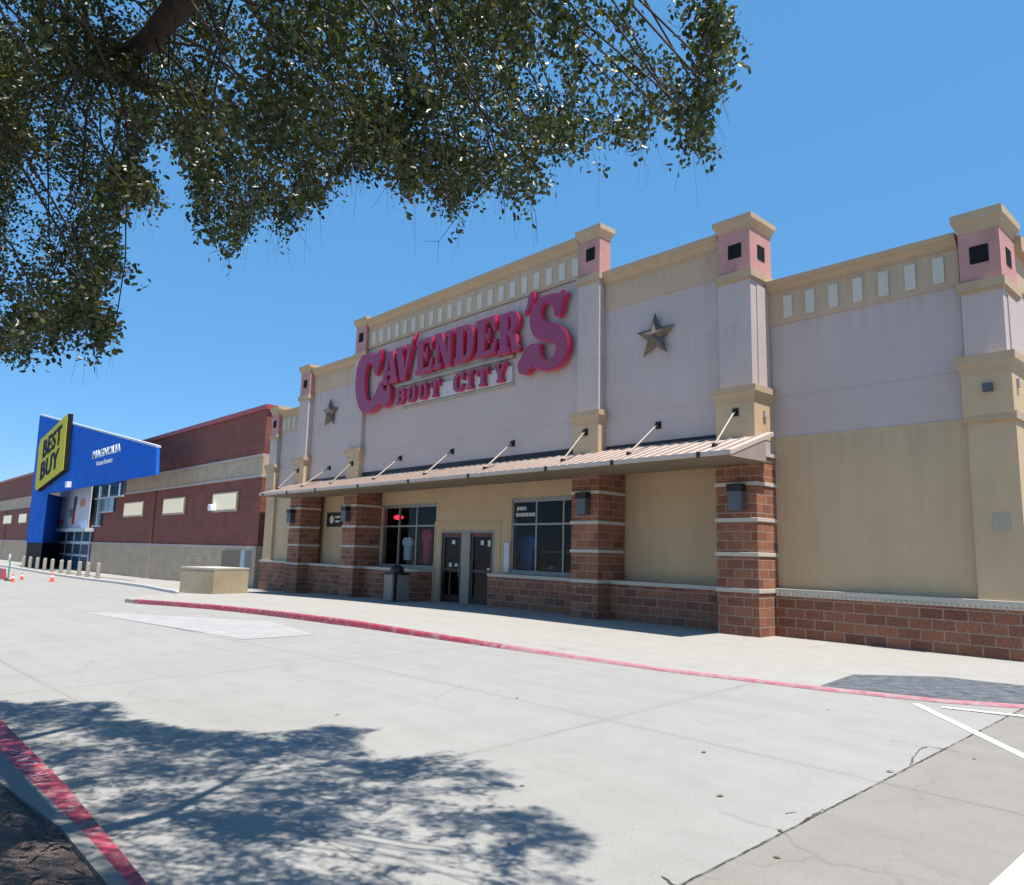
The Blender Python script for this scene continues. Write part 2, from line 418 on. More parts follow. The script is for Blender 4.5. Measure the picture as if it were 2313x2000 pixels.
class MB:
    """collects faces and links them as ONE mesh object with box-mapped UVs in metres"""
    def __init__(s): s.v, s.f, s.m, s.mats, s.smooth = [], [], [], [], []
    def _mi(s, mat):
        mt = M[mat] if isinstance(mat, str) else mat
        if mt not in s.mats: s.mats.append(mt)
        return s.mats.index(mt)
    def add(s, verts, faces, mat, smooth=False):
        o = len(s.v); s.v += [tuple(v) for v in verts]
        mi = s._mi(mat)
        for f in faces: s.f.append(tuple(o + i for i in f)); s.m.append(mi); s.smooth.append(smooth)
        return s
    def box(s, x0, x1, y0, y1, z0, z1, mat):
        if x0 > x1: x0, x1 = x1, x0
        v = [(x0, y0, z0), (x1, y0, z0), (x1, y1, z0), (x0, y1, z0), (x0, y0, z1), (x1, y0, z1), (x1, y1, z1), (x0, y1, z1)]
        return s.add(v, [(0, 3, 2, 1), (4, 5, 6, 7), (0, 1, 5, 4), (1, 2, 6, 5), (2, 3, 7, 6), (3, 0, 4, 7)], mat)
    def frustum(s, b, t, z0, z1, mat):   # b,t = (x0,x1,y0,y1)
        v = [(b[0], b[2], z0), (b[1], b[2], z0), (b[1], b[3], z0), (b[0], b[3], z0), (t[0], t[2], z1), (t[1], t[2], z1), (t[1], t[3], z1), (t[0], t[3], z1)]
        return s.add(v, [(0, 3, 2, 1), (4, 5, 6, 7), (0, 1, 5, 4), (1, 2, 6, 5), (2, 3, 7, 6), (3, 0, 4, 7)], mat)
    def prism_x(s, prof, x0, x1, mat):   # prof = list of (y,z), counter-clockwise seen from +x
        n = len(prof)
        v = [(x0, y, z) for y, z in prof] + [(x1, y, z) for y, z in prof]
        f = [tuple(range(n - 1, -1, -1)), tuple(range(n, 2 * n))] + [(i, (i + 1) % n, n + (i + 1) % n, n + i) for i in range(n)]
        return s.add(v, f, mat)
    def prism_y(s, prof, y0, y1, mat):   # prof = list of (x,z), counter-clockwise seen from the front (-y)
        n = len(prof)
        v = [(x, y0, z) for x, z in prof] + [(x, y1, z) for x, z in prof]
        f = [tuple(range(n)), tuple(range(2 * n - 1, n - 1, -1))] + [((i + 1) % n, i, n + i, n + (i + 1) % n) for i in range(n)]
        return s.add(v, f, mat)
    def prism_z(s, prof, z0, z1, mat, smooth=False):
        n = len(prof)
        v = [(x, y, z0) for x, y in prof] + [(x, y, z1) for x, y in prof]
        s.add(v, [tuple(range(n - 1, -1, -1)), tuple(range(n, 2 * n))], mat)
        return s.add(v, [(i, (i + 1) % n, n + (i + 1) % n, n + i) for i in range(n)], mat, smooth)
    def tube(s, pts, rad, mat, n=8, caps=True):
        pts = [Vector(p) for p in pts]
        if not hasattr(rad, '__len__'): rad = [rad] * len(pts)
        vs, fs = [], []
        for i, p in enumerate(pts):
            d = (pts[min(i + 1, len(pts) - 1)] - pts[max(i - 1, 0)]).normalized()
            a = d.cross(Vector((0, 0, 1)) if abs(d.z) < 0.95 else Vector((1, 0, 0))).normalized(); b = d.cross(a)
            for k in range(n):
                t = 2 * math.pi * k / n
                vs.append(p + (a * math.cos(t) + b * math.sin(t)) * rad[i])
        for i in range(len(pts) - 1):
            for k in range(n):
                fs.append((i * n + k, (i + 1) * n + k, (i + 1) * n + (k + 1) % n, i * n + (k + 1) % n))
        s.add(vs, fs, mat, True)
        if caps: s.add(vs, [tuple(range(n)), tuple(range(len(vs) - 1, len(vs) - n - 1, -1))], mat)
        return s
    def lathe(s, cx, cy, prof, mat, n=20, smooth=True):
        vs, fs = [], []
        for r, z in prof:
            for k in range(n):
                t = 2 * math.pi * k / n; vs.append((cx + r * math.cos(t), cy + r * math.sin(t), z))
        for i in range(len(prof) - 1):
            for k in range(n):
                fs.append((i * n + k, i * n + (k + 1) % n, (i + 1) * n + (k + 1) % n, (i + 1) * n + k))
        s.add(vs, fs, mat, smooth)
        return s.add(vs, [tuple(range(n - 1, -1, -1)), tuple(range(len(vs) - n, len(vs)))], mat)
    def build(s, name, parent=None, bevel=0.0):
        me = bpy.data.meshes.new(name)
        off = Vector((0, 0, 0))
        if parent is not None:
            p = parent
            while p is not None: off += p.location; p = p.parent
        me.from_pydata([tuple(Vector(v) - off) for v in s.v], [], s.f)
        for mt in s.mats: me.materials.append(mt)
        me.polygons.foreach_set('material_index', s.m)
        me.polygons.foreach_set('use_smooth', s.smooth)
        uv = me.uv_layers.new(name='UVMap')
        me.update()
        for p in me.polygons:
            n = p.normal
            for li in p.loop_indices:
                c = Vector(s.v[me.loops[li].vertex_index])
                if abs(n.z) > 0.8: uv.data[li].uv = (c.x, c.y)
                elif abs(n.x) > abs(n.y): uv.data[li].uv = (c.y + 0.13, c.z)
                else: uv.data[li].uv = (c.x, c.z)
        o = bpy.data.objects.new(name, me); col.objects.link(o)
        if parent is not None: o.parent = parent
        if bevel:
            bv = o.modifiers.new('bevel', 'BEVEL'); bv.width = bevel; bv.segments = 2; bv.limit_method = 'ANGLE'; bv.angle_limit = R(40)
        return o

def copy_tree(o, parent=None):
    c = o.copy(); col.objects.link(c)
    if parent is not None: c.parent = parent
    for ch in list(o.children): copy_tree(ch, c)
    return c

# ------------------------------------------------------------------ ground
def interp(x, tab):
    if x <= tab[0][0]: return tab[0][1]
    for (a, va), (b, vb) in zip(tab, tab[1:]):
        if x <= b: return va + (vb - va) * (x - a) / (b - a)
    return tab[-1][1]
GT = [(-60, -0.62), (-52, -0.59), (-45, -0.50), (-36, -0.40), (-30, -0.27), (-26, -0.18), (-22, -0.09), (-15, 0.0), (400, 0.0)]
KT = [(-16, 0.13), (-12, 0.085), (-9, 0.04), (-7, 0.02), (400, 0.02)]
def gz(x): return interp(x, GT)
def rz(x): return gz(x) - interp(x, KT)
KERB = [(3, 12.6), (-0.5, 11.6), (-2.5, 10.5), (-3.3, 10.0), (-4.5, 9.6), (-6.7, 9.15), (-9.0, 9.05), (-11.5, 9.05), (-14.0, 9.07), (-16.5, 9.05), (-18.5, 8.95), (-20.5, 8.75), (-22.5, 8.45), (-24.3, 8.15), (-26.2, 7.75)]
KEND = [(-27.2, 7.75), (-28.4, 8.3), (-29.6, 9.6), (-30.6, 10.7), (-34.0, 11.6), (-40, 12.3), (-46, 12.55), (-52, 12.5), (-64, 12.4), (-78, 12.4), (-130, 12.6)]

xs = sorted(set([-600, -300, -130, -100, -80, 30, 100, 400] + [a for a, _ in GT if a > -100 and a < 30] + [a for a, _ in KT if a < 30] + [-70, 0, 10]))
ys = [-300, -60, -20, -5, 20, 80, 400]
g = MB()
vv = [(x, y, rz(x)) for y in ys for x in xs]
nx = len(xs)
g.add(vv, [(j * nx + i, j * nx + i + 1, (j + 1) * nx + i + 1, (j + 1) * nx + i) for j in range(len(ys) - 1) for i in range(nx - 1)], 'road')
tag(g.build('parking_lot'), kind='structure')

sw = MB()
def densify(pl, step=1.0):
    out = [pl[0]]
    for a, b in zip(pl, pl[1:]):
        n = max(1, int(math.hypot(b[0] - a[0], b[1] - a[1]) / step))
        n = min(n, 12)
        for k in range(1, n + 1): out.append((a[0] + (b[0] - a[0]) * k / n, a[1] + (b[1] - a[1]) * k / n))
    return out
edge = densify(KERB + KEND)
vs, fs = [], []
for x, y in edge:
    vs += [(x, 17.0, gz(x)), (x, y + 0.02, gz(x)), (x, y, gz(x) - 0.02), (x, y - 0.015, rz(x) - 0.1)]
for i in range(len(edge) - 1):
    a, b = 4 * i, 4 * i + 4
    fs += [(a, b, b + 1, a + 1), (a + 1, b + 1, b + 2, a + 2), (a + 2, b + 2, b + 3, a + 3)]
sw.add(vs, fs, 'walk')
kx = [p for p in edge if p[0] < -30.0]
vs, fs = [], []
for x, y in kx:
    vs += [(x, y + 0.16, gz(x) + 0.004), (x, y - 0.002, gz(x) + 0.004), (x, y - 0.022, gz(x) - 0.018), (x, y - 0.03, rz(x) - 0.1)]
for i in range(len(kx) - 1):
    a, b = 4 * i, 4 * i + 4
    fs += [(a, b, b + 1, a + 1), (a + 1, b + 1, b + 2, a + 2), (a + 2, b + 2, b + 3, a + 3)]
sw.add(vs, fs, 'white_kerb')
tag(sw.build('sidewalk'), kind='structure')

# red painted kerb of the store sidewalk (a thin coat over face and top edge)
def kerb_coat(pl, mat, top_w, name_mb, face=True, dz=0.004):
    vs, fs = [], []
    for x, y in pl:
        vs += [(x, y + top_w, gz(x) + dz), (x, y + 0.016, gz(x) + dz), (x, y - 0.004, gz(x) - 0.018), (x, y - 0.021, rz(x) + (0.005 if face else -0.05))]
    for i in range(len(pl) - 1):
        a, b = 4 * i, 4 * i + 4
        fs += [(a, b, b + 1, a + 1), (a + 1, b + 1, b + 2, a + 2), (a + 2, b + 2, b + 3, a + 3)]
    name_mb.add(vs, fs, mat)
kd = densify(KERB, 0.5)
kp = MB()
kerb_coat([p for p in kd if p[0] <= -9.9], 'red_paint', 0.13, kp)
kerb_coat([p for p in kd if p[0] >= -10.3], 'pink_paint', 0.15, kp, dz=0.006)
kk = tag(kp.build('kerb'), kind='structure')
# faded stencilled words on the kerb face
def text_mesh(body, size, mat, offset=0.0, extrude=0.0, name='lettering', sx=1.0, spacing=1.0):
    cu = bpy.data.curves.new(name, 'FONT'); cu.body = body; cu.size = size; cu.offset = offset; cu.extrude = extrude
    cu.align_x = 'CENTER'; cu.align_y = 'CENTER'; cu.space_character = spacing
    to = bpy.data.objects.new(name, cu); col.objects.link(to)
    dg = bpy.context.evaluated_depsgraph_get(); dg.update()
    me = bpy.data.meshes.new_from_object(to.evaluated_get(dg))
    bpy.data.objects.remove(to); bpy.data.curves.remove(cu)
    if sx != 1.0:
        for v in me.vertices: v.co.x *= sx
    me.materials.clear(); me.materials.append(M[mat])
    o = bpy.data.objects.new(name, me); col.objects.link(o)
    return o
def kerb_word(x, y, body, sx=1.6):
    t = text_mesh(body, 0.15, 'lettering', 0.003, name='lettering', sx=sx)
    z = (gz(x) + rz(x)) / 2 - 0.002
    i = min(range(len(kd)), key=lambda k: abs(kd[k][0] - x)); a, b = kd[max(0, i - 1)], kd[min(len(kd) - 1, i + 1)]
    if a[0] > b[0]: a, b = b, a
    t.rotation_euler = (R(90), 0, math.atan2(b[1] - a[1], b[0] - a[0]))
    yk = a[1] + (b[1] - a[1]) * (x - a[0]) / (b[0] - a[0])
    t.location = (x, yk - 0.030, z)
    t.parent = kk
    return t
kerb_word(-24.6, 8.1, 'FIRE LANE', 2.0)
kerb_word(-18.6, 8.9, 'FIRE LANE', 2.0)

# tactile ramp pad let into the sidewalk by the corner, its edge along the kerb
rp = MB()
pts = [(-4.62, 9.80), (-4.78, 11.2), (-3.92, 12.15), (-2.96, 12.3), (-0.6, 13.6), (1.2, 13.2), (-0.5, 11.95), (-2.5, 10.72), (-3.3, 10.2)]
rp.add([(x, y, 0.004) for x, y in pts], [tuple(range(len(pts) - 1, -1, -1))], 'ramp')
tag(rp.build('ramp_pad'), kind='structure')
# painted markings on the lot
mk = MB()
def strip(a, b, w, mat, z=0.004):
    a, b = Vector((a[0], a[1])), Vector((b[0], b[1])); d = (b - a).normalized(); n = Vector((-d.y, d.x)) * w / 2
    q = [a - n, b - n, b + n, a + n]
    mk.add([(p.x, p.y, rz(p.x) + z) for p in q], [(0, 1, 2, 3)], mat)
strip((-3.42, 9.68), (0.3, 5.2), 0.10, 'white_paint')
strip((-3.15, 9.70), (1.5, 11.05), 0.12, 'white_paint', 0.008)
q = [(-1.31, 2.0), (-1.33, 8.6), (-1.17, 8.6), (-1.15, 2.0)]
mk.add([(x, y, rz(x) + 0.012) for x, y in q], [tuple(range(len(q) - 1, -1, -1))], 'white_paint')
tag(mk.build('road_marking'), kind='structure')
pt = MB()
pq = [(-22.4, 5.35), (-21.6, 6.0), (-17.2, 8.2), (-13.8, 7.5), (-13.7, 6.0)]
pt.add([(x, y, rz(x) + 0.006) for x, y in pq], [tuple(range(len(pq) - 1, -1, -1))], 'patch')
n_ = len(pt.v)
tag(pt.build('repaired_patch'), kind='structure')

# spalled edges and short open cracks beside the construction joint
M['crack'] = plain('open_crack', (0.07, 0.058, 0.048), 1.0)
ck_ = MB()
def crack(pl, w=.006):
    fine = []
    for a, b in zip(pl, pl[1:]):
        n = max(2, int(math.hypot(b[0] - a[0], b[1] - a[1]) / .03))
        for k in range(n):
            t = k / n; fine.append((a[0] + (b[0] - a[0]) * t + random.gauss(0, .004), a[1] + (b[1] - a[1]) * t + random.gauss(0, .004)))
    fine.append(pl[-1]); vs = []
    for i, p in enumerate(fine):
        q = fine[min(i + 1, len(fine) - 1)]; o_ = fine[max(i - 1, 0)]
        d = Vector((q[0] - o_[0], q[1] - o_[1])).normalized(); n_ = Vector((-d.y, d.x)); ww = w * random.uniform(.15, .85)
        for sg in (1, -1): vs.append((p[0] + n_.x * ww * sg, p[1] + n_.y * ww * sg, rz(p[0]) + .004))
    ck_.add(vs, [(2 * i + 1, 2 * i + 3, 2 * i + 2, 2 * i) for i in range(len(fine) - 1)], 'crack')
crack([(-2.446, 6.737), (-2.528, 7.052), (-2.591, 7.38), (-2.584, 7.544), (-2.431, 7.571), (-2.323, 7.564)], .009)
crack([(-2.459, 3.386), (-2.41, 3.37), (-2.356, 3.348), (-2.313, 3.392)], .011)
crack([(-2.37, 4.689), (-2.395, 4.835), (-2.405, 5.093)], .008)
crack([(-2.531, 4.809), (-2.488, 4.891)], .006)
crack([(-2.893, 7.507), (-2.775, 7.555)], .008)
tag(ck_.build('crack'), kind='structure')
# dry leaves, grit and pebbles lying on the lot
lt = MB()
M['dry_leaf'] = plain('dry_leaf', (0.17, 0.125, 0.085), 0.9, var=0.4, scale=30)
spots_ = [(-3.714, 5.706, 2.3), (-2.984, 4.78, 2.2), (-2.474, 6.392, 2.4), (-6.756, 3.969, 2), (-3.989, 3.852, 1.6), (-6.356, 6.024, 2), (-3.891, 8.424, 1.6), (-2.176, 7.405, 1.6), (-2.388, 4.484, 2), (-2.20, 4.085, 1.8), (-3.266, 3.06, 1.4)]
for _ in range(120):
    a = random.uniform(0, 6.28); r_ = 1.2 + abs(random.gauss(0, 2.6)); spots_.append((-4.6 + r_ * math.cos(a) * 1.4, 2.9 + r_ * math.sin(a), random.uniform(.15, .5)))
for x, y, sz in spots_:
    if y < 1.45 or y > 9.0 or x > -0.2: continue
    z = rz(x) + .004; a = random.uniform(0, 3.14); L_, w_ = .014 * sz, .007 * sz
    c, s_ = math.cos(a), math.sin(a)
    P_ = [(-L_, 0, 0), (-L_ * .3, w_, .35 * w_), (L_ * .5, w_ * .8, .5 * w_), (L_, 0, .1 * w_), (L_ * .5, -w_ * .8, .5 * w_), (-L_ * .3, -w_, .3 * w_), (0, 0, w_ * .55)]
    lt.add([(x + p * c - q * s_, y + p * s_ + q * c, z + r) for p, q, r in P_], [(0, 5, 6), (5, 4, 6), (4, 3, 6), (3, 2, 6), (2, 1, 6), (1, 0, 6)], 'dry_leaf')
tag(lt.build('leaf_litter'), kind='stuff')

# planting island at the lower left: kerb and mulch
isl_out = [(-30, 1.36), (-12, 1.36), (-8.2, 1.40), (-5.7, 1.40), (-4.4, 1.36), (-3.6, 1.33), (-2.9, 1.18), (-2.5, 0.85), (-2.35, 0.3), (-2.35, -1.5)]
isl_mid = [(-30, 1.10), (-12, 1.10), (-8.2, 1.13), (-5.9, 1.23), (-4.6, 1.26), (-3.7, 1.25), (-3.0, 1.12), (-2.6, 0.82), (-2.45, 0.3), (-2.45, -1.5)]
isl_in = [(-30, 0.90), (-12, 0.92), (-8.2, 0.95), (-6.0, 1.07), (-4.9, 1.18), (-4.0, 1.18), (-3.2, 1.05), (-2.75, 0.78), (-2.62, 0.3), (-2.62, -1.5)]
ic = MB()
zt = 0.035
vs, fs = [], []
for o_, i_ in zip(isl_mid, isl_in):
    vs += [(o_[0], o_[1], zt), (i_[0], i_[1], zt), (i_[0], i_[1] - 0.01, -0.2)]
for i in range(len(isl_in) - 1):
    a, b = 3 * i, 3 * i + 3
    fs += [(a + 1, b + 1, b, a), (a + 2, b + 2, b + 1, a + 1)]
ic.add(vs, fs, 'kerb')
vs, fs = [], []
for o_, i_ in zip(isl_out, isl_mid):
    vs += [(i_[0], i_[1], zt), (o_[0], o_[1] - 0.02, zt), (o_[0] , o_[1], zt - 0.03), (o_[0], o_[1] + 0.02, -0.2)]
for i in range(len(isl_in) - 1):
    a, b = 4 * i, 4 * i + 4
    fs += [(a, b, b + 1, a + 1), (a + 1, b + 1, b + 2, a + 2), (a + 2, b + 2, b + 3, a + 3)]
ic.add(vs, [f[::-1] for f in fs], 'red_paint')
isl = tag(ic.build('island_kerb'), kind='structure')
for x, y, ang, body in ((-6.35, 1.295, 0, 'FIRE LANE'),):
    t = text_mesh(body, 0.15, 'lettering', 0.004, name='lettering', sx=1.5)
    t.rotation_euler = (0, 0, R(180)); t.location = (x, y, zt + 0.004); t.parent = isl
ml = MB()
mp = isl_in + [(-2.62, -14), (-30, -14)]
# gently mounded grid
gx = np.linspace(-16, -2.63, 160); gy = np.linspace(-6, 1.2, 90)
def inside_y(x): return interp(x, [(a, b) for a, b in isl_in[:8]])
vs = []
for y in gy:
    for x in gx:
        ye = inside_y(x)
        yy = min(y, ye - 0.005)
        h = 0.012 + 0.10 * (1 - math.exp(-max(0, ye - yy) * 1.6)) + random.uniform(-0.012, 0.012)
        vs.append((x, yy, h))
nx = len(gx)
fs = [(j * nx + i, j * nx + i + 1, (j + 1) * nx + i + 1, (j + 1) * nx + i) for j in range(len(gy) - 1) for i in range(nx - 1)]
ml.add(vs, fs, 'mulch')
# loose chips on top
for _ in range(2600):
    x = random.uniform(-9, -2.7); y = random.uniform(-1.5, inside_y(x) - 0.03)
    ye = inside_y(x); h = 0.03 + 0.10 * (1 - math.exp(-(ye - y) * 1.6))
    a = random.uniform(0, 3.14); L = random.uniform(0.015, 0.05); w = random.uniform(0.005, 0.013)
    c, s_ = math.cos(a), math.sin(a); t1, t2 = random.uniform(-.012, .012), random.uniform(-.012, .012)
    ml.add([(x - c * L - s_ * w, y - s_ * L + c * w, h + t1), (x + c * L - s_ * w, y + s_ * L + c * w, h + t2), (x + c * L + s_ * w, y + s_ * L - c * w, h + t2), (x - c * L + s_ * w, y - s_ * L - c * w, h + t1)], [(0, 1, 2, 3)], 'mulch')
tag(ml.build('mulch_bed'), kind='stuff')

# ------------------------------------------------------------------ the boot store
YP, YC, YF, YR, YW, YWS = 14.65, 14.85, 14.95, 15.77, 15.50, 15.42
P2, PB, PA, PL = (-9.15, -8.15), (-13.53, -12.60), (-25.36, -24.43), (-29.81, -28.81)
P3, PL3 = (-4.34, -3.48), (-33.75, -32.85)
store = empty('store_building', (-19, 15, 0))
tag(store, 'long lavender and tan boot store with stepped parapet, pink pier caps and brick columns', 'store')
def B_(): return MB()

def cornice(mb, x0, x1, yf, z0, z1, mat='tan_dark', proj=0.20):
    h = z1 - z0
    prof = [(yf + 0.25, z0), (yf - 0.03, z0), (yf - 0.03, z0 + h * .12), (yf - proj * .35, z0 + h * .16), (yf - proj * .35, z0 + h * .30),
            (yf - proj * .60, z0 + h * .48), (yf - proj * .85, z0 + h * .58), (yf - proj * .85, z0 + h * .66), (yf - proj, z0 + h * .70), (yf - proj, z1), (yf + 0.25, z1)]
    mb.prism_x(prof, x0, x1, mat)

# -- upper walls
w = B_(); w.box(PA[1] - .05, PB[0] + .05, YC, YC + .45, 3.95, 9.26, 'white_stucco'); w.build('wall', store)
w = B_(); w.box(PB[1] - .05, P2[0] + .05, YF, YF + .40, 3.95, 8.16, 'white_stucco'); w.build('wall', store)
w = B_(); w.box(PL[1] - .05, PA[0] + .05, YF, YF + .40, 3.95, 8.16, 'white_stucco'); w.build('wall', store)
# -- wings (lower beige, upper white)
for (a, b) in ((P2[1] - .04, P3[0] + .04), (PL3[1] - .04, PL[0] + .04)):
    w = B_(); w.box(a, b, YW, YW + .40, 4.31, 6.90, 'white_stucco'); w.build('wall', store)
    w = B_(); w.box(a, b, YW - .012, YW + .40, -0.6, 4.31, 'beige'); w.build('wall', store)
# -- friezes with pale dentils, and cornices over them
fz = B_(); fz.box(PA[1] - .05, PB[0] + .05, YC - .03, YC + .45, 9.26, 10.05, 'tan')
fz.box(PA[1], PB[0], YC - .05, YC, 9.26, 9.31, 'tan_dark')
for k in range(21):
    x = -24.22 + k * 0.5225
    fz.box(x, x + .235, YC - .052, YC, 9.38, 9.89, 'dentil')
fz.build('frieze', store)
c = B_(); cornice(c, PA[1] - .05, PB[0] + .05, YC, 10.05, 10.44); c.build('cornice', store)
for (a, b) in ((PB[1], P2[0]), (PL[1], PA[0])):
    fz = B_(); fz.box(a - .05, b + .05, YF - .03, YF + .40, 8.16, 8.80, 'tan'); fz.build('frieze', store)
    c = B_(); cornice(c, a - .05, b + .05, YF, 8.80, 9.20); c.build('cornice', store)
for (a, b, n, x0) in ((P2[1], P3[0], 7, -7.84), (PL3[1], PL[0], 6, -32.7)):
    fz = B_(); fz.box(a - .05, b + .05, YW - .03, YW + .40, 6.90, 7.62, 'tan')
    for k in range(n):
        x = x0 + k * (0.517 if n == 7 else 0.50)
        fz.box(x, x + .20, YW - .055, YW, 7.02, 7.54, 'dentil')
    fz.build('frieze', store)
    c = B_(); cornice(c, a - .05, b + .05, YW, 7.62, 7.92); c.build('cornice', store)

# -- pier towers
def cap(mb, x0, x1, y0, y1, z0, z1, o, mat='tan_dark'):
    h = z1 - z0
    mb.frustum((x0 - .01, x1 + .01, y0 - .01, y1 + .01), (x0 - o * .45, x1 + o * .45, y0 - o * .45, y1 + o * .45), z0, z0 + h * .35, mat)
    mb.frustum((x0 - o * .5, x1 + o * .5, y0 - o * .5, y1 + o * .5), (x0 - o * .95, x1 + o * .95, y0 - o * .95, y1 + o * .95), z0 + h * .35, z0 + h * .6, mat)
    mb.box(x0 - o, x1 + o, y0 - o, y1 + o, z0 + h * .6, z1, mat)
def pier(x0, x1, yf, yb, zshaft, zpink, ztop, zcap0, win, side=True, brick=True, capz=(4.25, 5.40)):
    p = empty('pier', ((x0 + x1) / 2, yf, 0)); p.parent = store; p.location = p.location - store.location
    cxm = (x0 + x1) / 2
    # shaft with a shallow recessed panel joint on each face
    s = B_()
    s.box(x0 + .10, x1 - .08, yf + .06, yb, capz[1] - .1, zpink, 'white_stucco')
    s.box(x1 - .085, x1 - .055, yf + .30, yb - .06, capz[1] + .05, zpink - .14, 'white_stucco')
    s.build('shaft', p)
    k = B_()
    k.box(x0 + .11, x1 - .07, yf + .05, yb + .03, zpink + .16, zcap0 + .02, 'pink'); k.build('head', p)
    b = B_()
    b.box(x0 + .05, x1 - .02, yf - .01, yb + .08, zpink, zpink + .17, 'tan_dark')
    b.box(x0 + .08, x1 - .045, yf + .02, yb + .05, zpink - .05, zpink, 'tan_dark'); b.build('ledge', p)
    c = B_(); cap(c, x0 + .11, x1 - .07, yf + .05, yb + .03, zcap0, ztop, 0.09); c.build('cap', p)
    wd = B_(); wx, wz, ww, wh = win
    wd.box(wx - ww / 2, wx + ww / 2, yf + .038, yf + .10, wz - wh / 2, wz + wh / 2, 'black')
    wd.build('window', p)
    if side:
        wd = B_(); my = (yf + yb) / 2 + .05
        wd.box(x1 - .12, x1 - .058, my - .16, my + .16, wz - wh / 2 - .01, wz + wh / 2 - .01, 'black'); wd.build('window', p)
    c = B_()
    c.box(x0 + .03, x1 - .02, yf, yb + .05, capz[0] - .02, capz[1] - .35, 'beige')
    cap(c, x0 + .03, x1 - .02, yf, yb + .05, capz[1] - .36, capz[1], 0.085, 'tan_dark')
    c.build('capital', p)
    return p
def column(p, x0, x1, yf, yb, ztop=4.0):
    c = B_(); c.box(x0, x1, yf, yb, -0.7, ztop, 'cmu'); o = c.build('column', p, 0.008)
    for z in (0.90, 1.67, 2.41, 3.19):
        b = B_(); b.box(x0 - .025, x1 + .025, yf - .025, yb + .02, z, z + .085, 'band'); b.build('band', p, 0.008)
    b = B_(); b.box(x0 - .03, x1 + .05, yf - .04, yb + .02, ztop - .02, ztop + .06, 'band'); b.build('band', p)
    b = B_(); b.box(x0 + .05, x1 - .03, yf + .02, yb - .02, ztop + .06, 4.27, 'trim'); b.build('neck', p)
pR = pier(*P2, YP, 15.62, 0, 7.92, 9.40, 9.10, (-8.60, 8.60, .33, .34))
column(pR, *P2, YP, 15.56, 3.86)
pBr = pier(*PB, YP, 15.12, 0, 9.02, 10.56, 10.22, (-13.0, 9.80, .31, .36), side=False)
column(pBr, *PB, YP, 15.72, 3.86)
pAr = pier(*PA, YP, 15.12, 0, 9.02, 10.56, 10.22, (-24.87, 9.80, .31, .36), side=False)
column(pAr, *PA, YP, 15.72, 3.86)
pLr = pier(*PL, YP, 15.62, 0, 7.92, 9.40, 9.10, (-29.28, 8.60, .33, .34))
column(pLr, *PL, YP, 15.56, 3.86)
for (a, b) in (P3, PL3):
    p3 = pier(a, b, 15.25, 16.3, 0, 6.68, 8.20, 7.82, ((a + b) / 2 + .02, 7.36, .31, .34), capz=(4.33, 5.42))
    s = B_(); s.box(a + .06, b - .03, 15.34, 16.35, 0.95, 4.22, 'beige')
    s.build('lower_shaft', p3)
    s = B_(); s.box(a + .02, b + .01, 15.26, 16.4, 4.20, 4.34, 'tan_dark'); s.build('band', p3)
# vertical control joints beside the pier on the right wing
# wainscot of the wings
def wains(x0, x1, yf, yb, z, mb=None, sill=True):
    b = B_(); b.box(x0, x1, yf, yb, -0.7, z, 'cmu'); b.build('wainscot', store)
    s = B_(); s.box(x0 - (0 if x0 < -9 else 0), x1, yf - .035, yb, z, z + .095, 'band'); s.build('sill', store, 0.006)
wains(P2[1] + .01, P3[1] + .12, 15.32, 15.60, 0.91)
wains(PL3[0] - .1, PL[0] - .01, 15.32, 15.60, 0.91)
b = B_(); b.box(P3[1] - .3, P3[1] + .12, 15.33, 19.0, -0.7, 0.91, 'cmu'); b.build('wainscot', store)
# soldier-like notches under the right sill
s = B_(); s.box(P2[1] + .03, P3[1] + .1, 15.30, 15.33, 0.85, 0.912, 'band')
x = P2[1] + .06
while x < P3[1] + .1:
    s.box(x, x + .045, 15.270, 15.31, 0.86, 0.909, 'band'); x += 0.095
s.build('sill_course', store)
# side wall of the right wing
s = B_(); s.box(P3[1] - .35, P3[1] - .12, 16.3, 40, -0.7, 4.31, 'beige'); s.box(P3[1] - .35, P3[1] - .11, 16.3, 40, 4.31, 6.9, 'white_stucco')
s.box(P3[1] - .35, P3[1] - .08, 16.3, 40, 6.9, 7.62, 'tan'); s.box(P3[1] - .4, P3[1] + .05, 16.3, 40, 7.62, 7.92, 'tan_dark')
s.build('side_wall', store)
# body and roof
s = B_(); s.box(PL3[0] + .15, P3[1] - .3, 21.0, 42, -0.7, 6.4, 'beige'); s.box(PL3[0] + .12, P3[1] - .33, 15.9, 42.1, 6.4, 6.6, 'trim'); s.build('roof_body', store)

# -- porch back wall with its openings
WL, WR, DR = (-24.35, -20.95), (-17.08, -13.68), (-20.66, -17.86)
pw = B_()
def pwb(a, b, z0, z1): pw.box(a, b, YR, YR + .22, z0, z1, 'beige')
pwb(PL[0], WL[0], -.7, 4.1); pwb(WL[0], WL[1], -.7, 1.04); pwb(WL[0], WL[1], 3.22, 4.1)
pwb(WL[1], DR[0], -.7, 4.1); pwb(DR[0], DR[1], 2.32, 4.1); pwb(DR[1], WR[0], -.7, 4.1)
pwb(WR[0], WR[1], -.7, 1.04); pwb(WR[0], WR[1], 3.22, 4.1); pwb(WR[1], P2[1] - .1, -.7, 4.1)
pw.build('porch_wall', store)
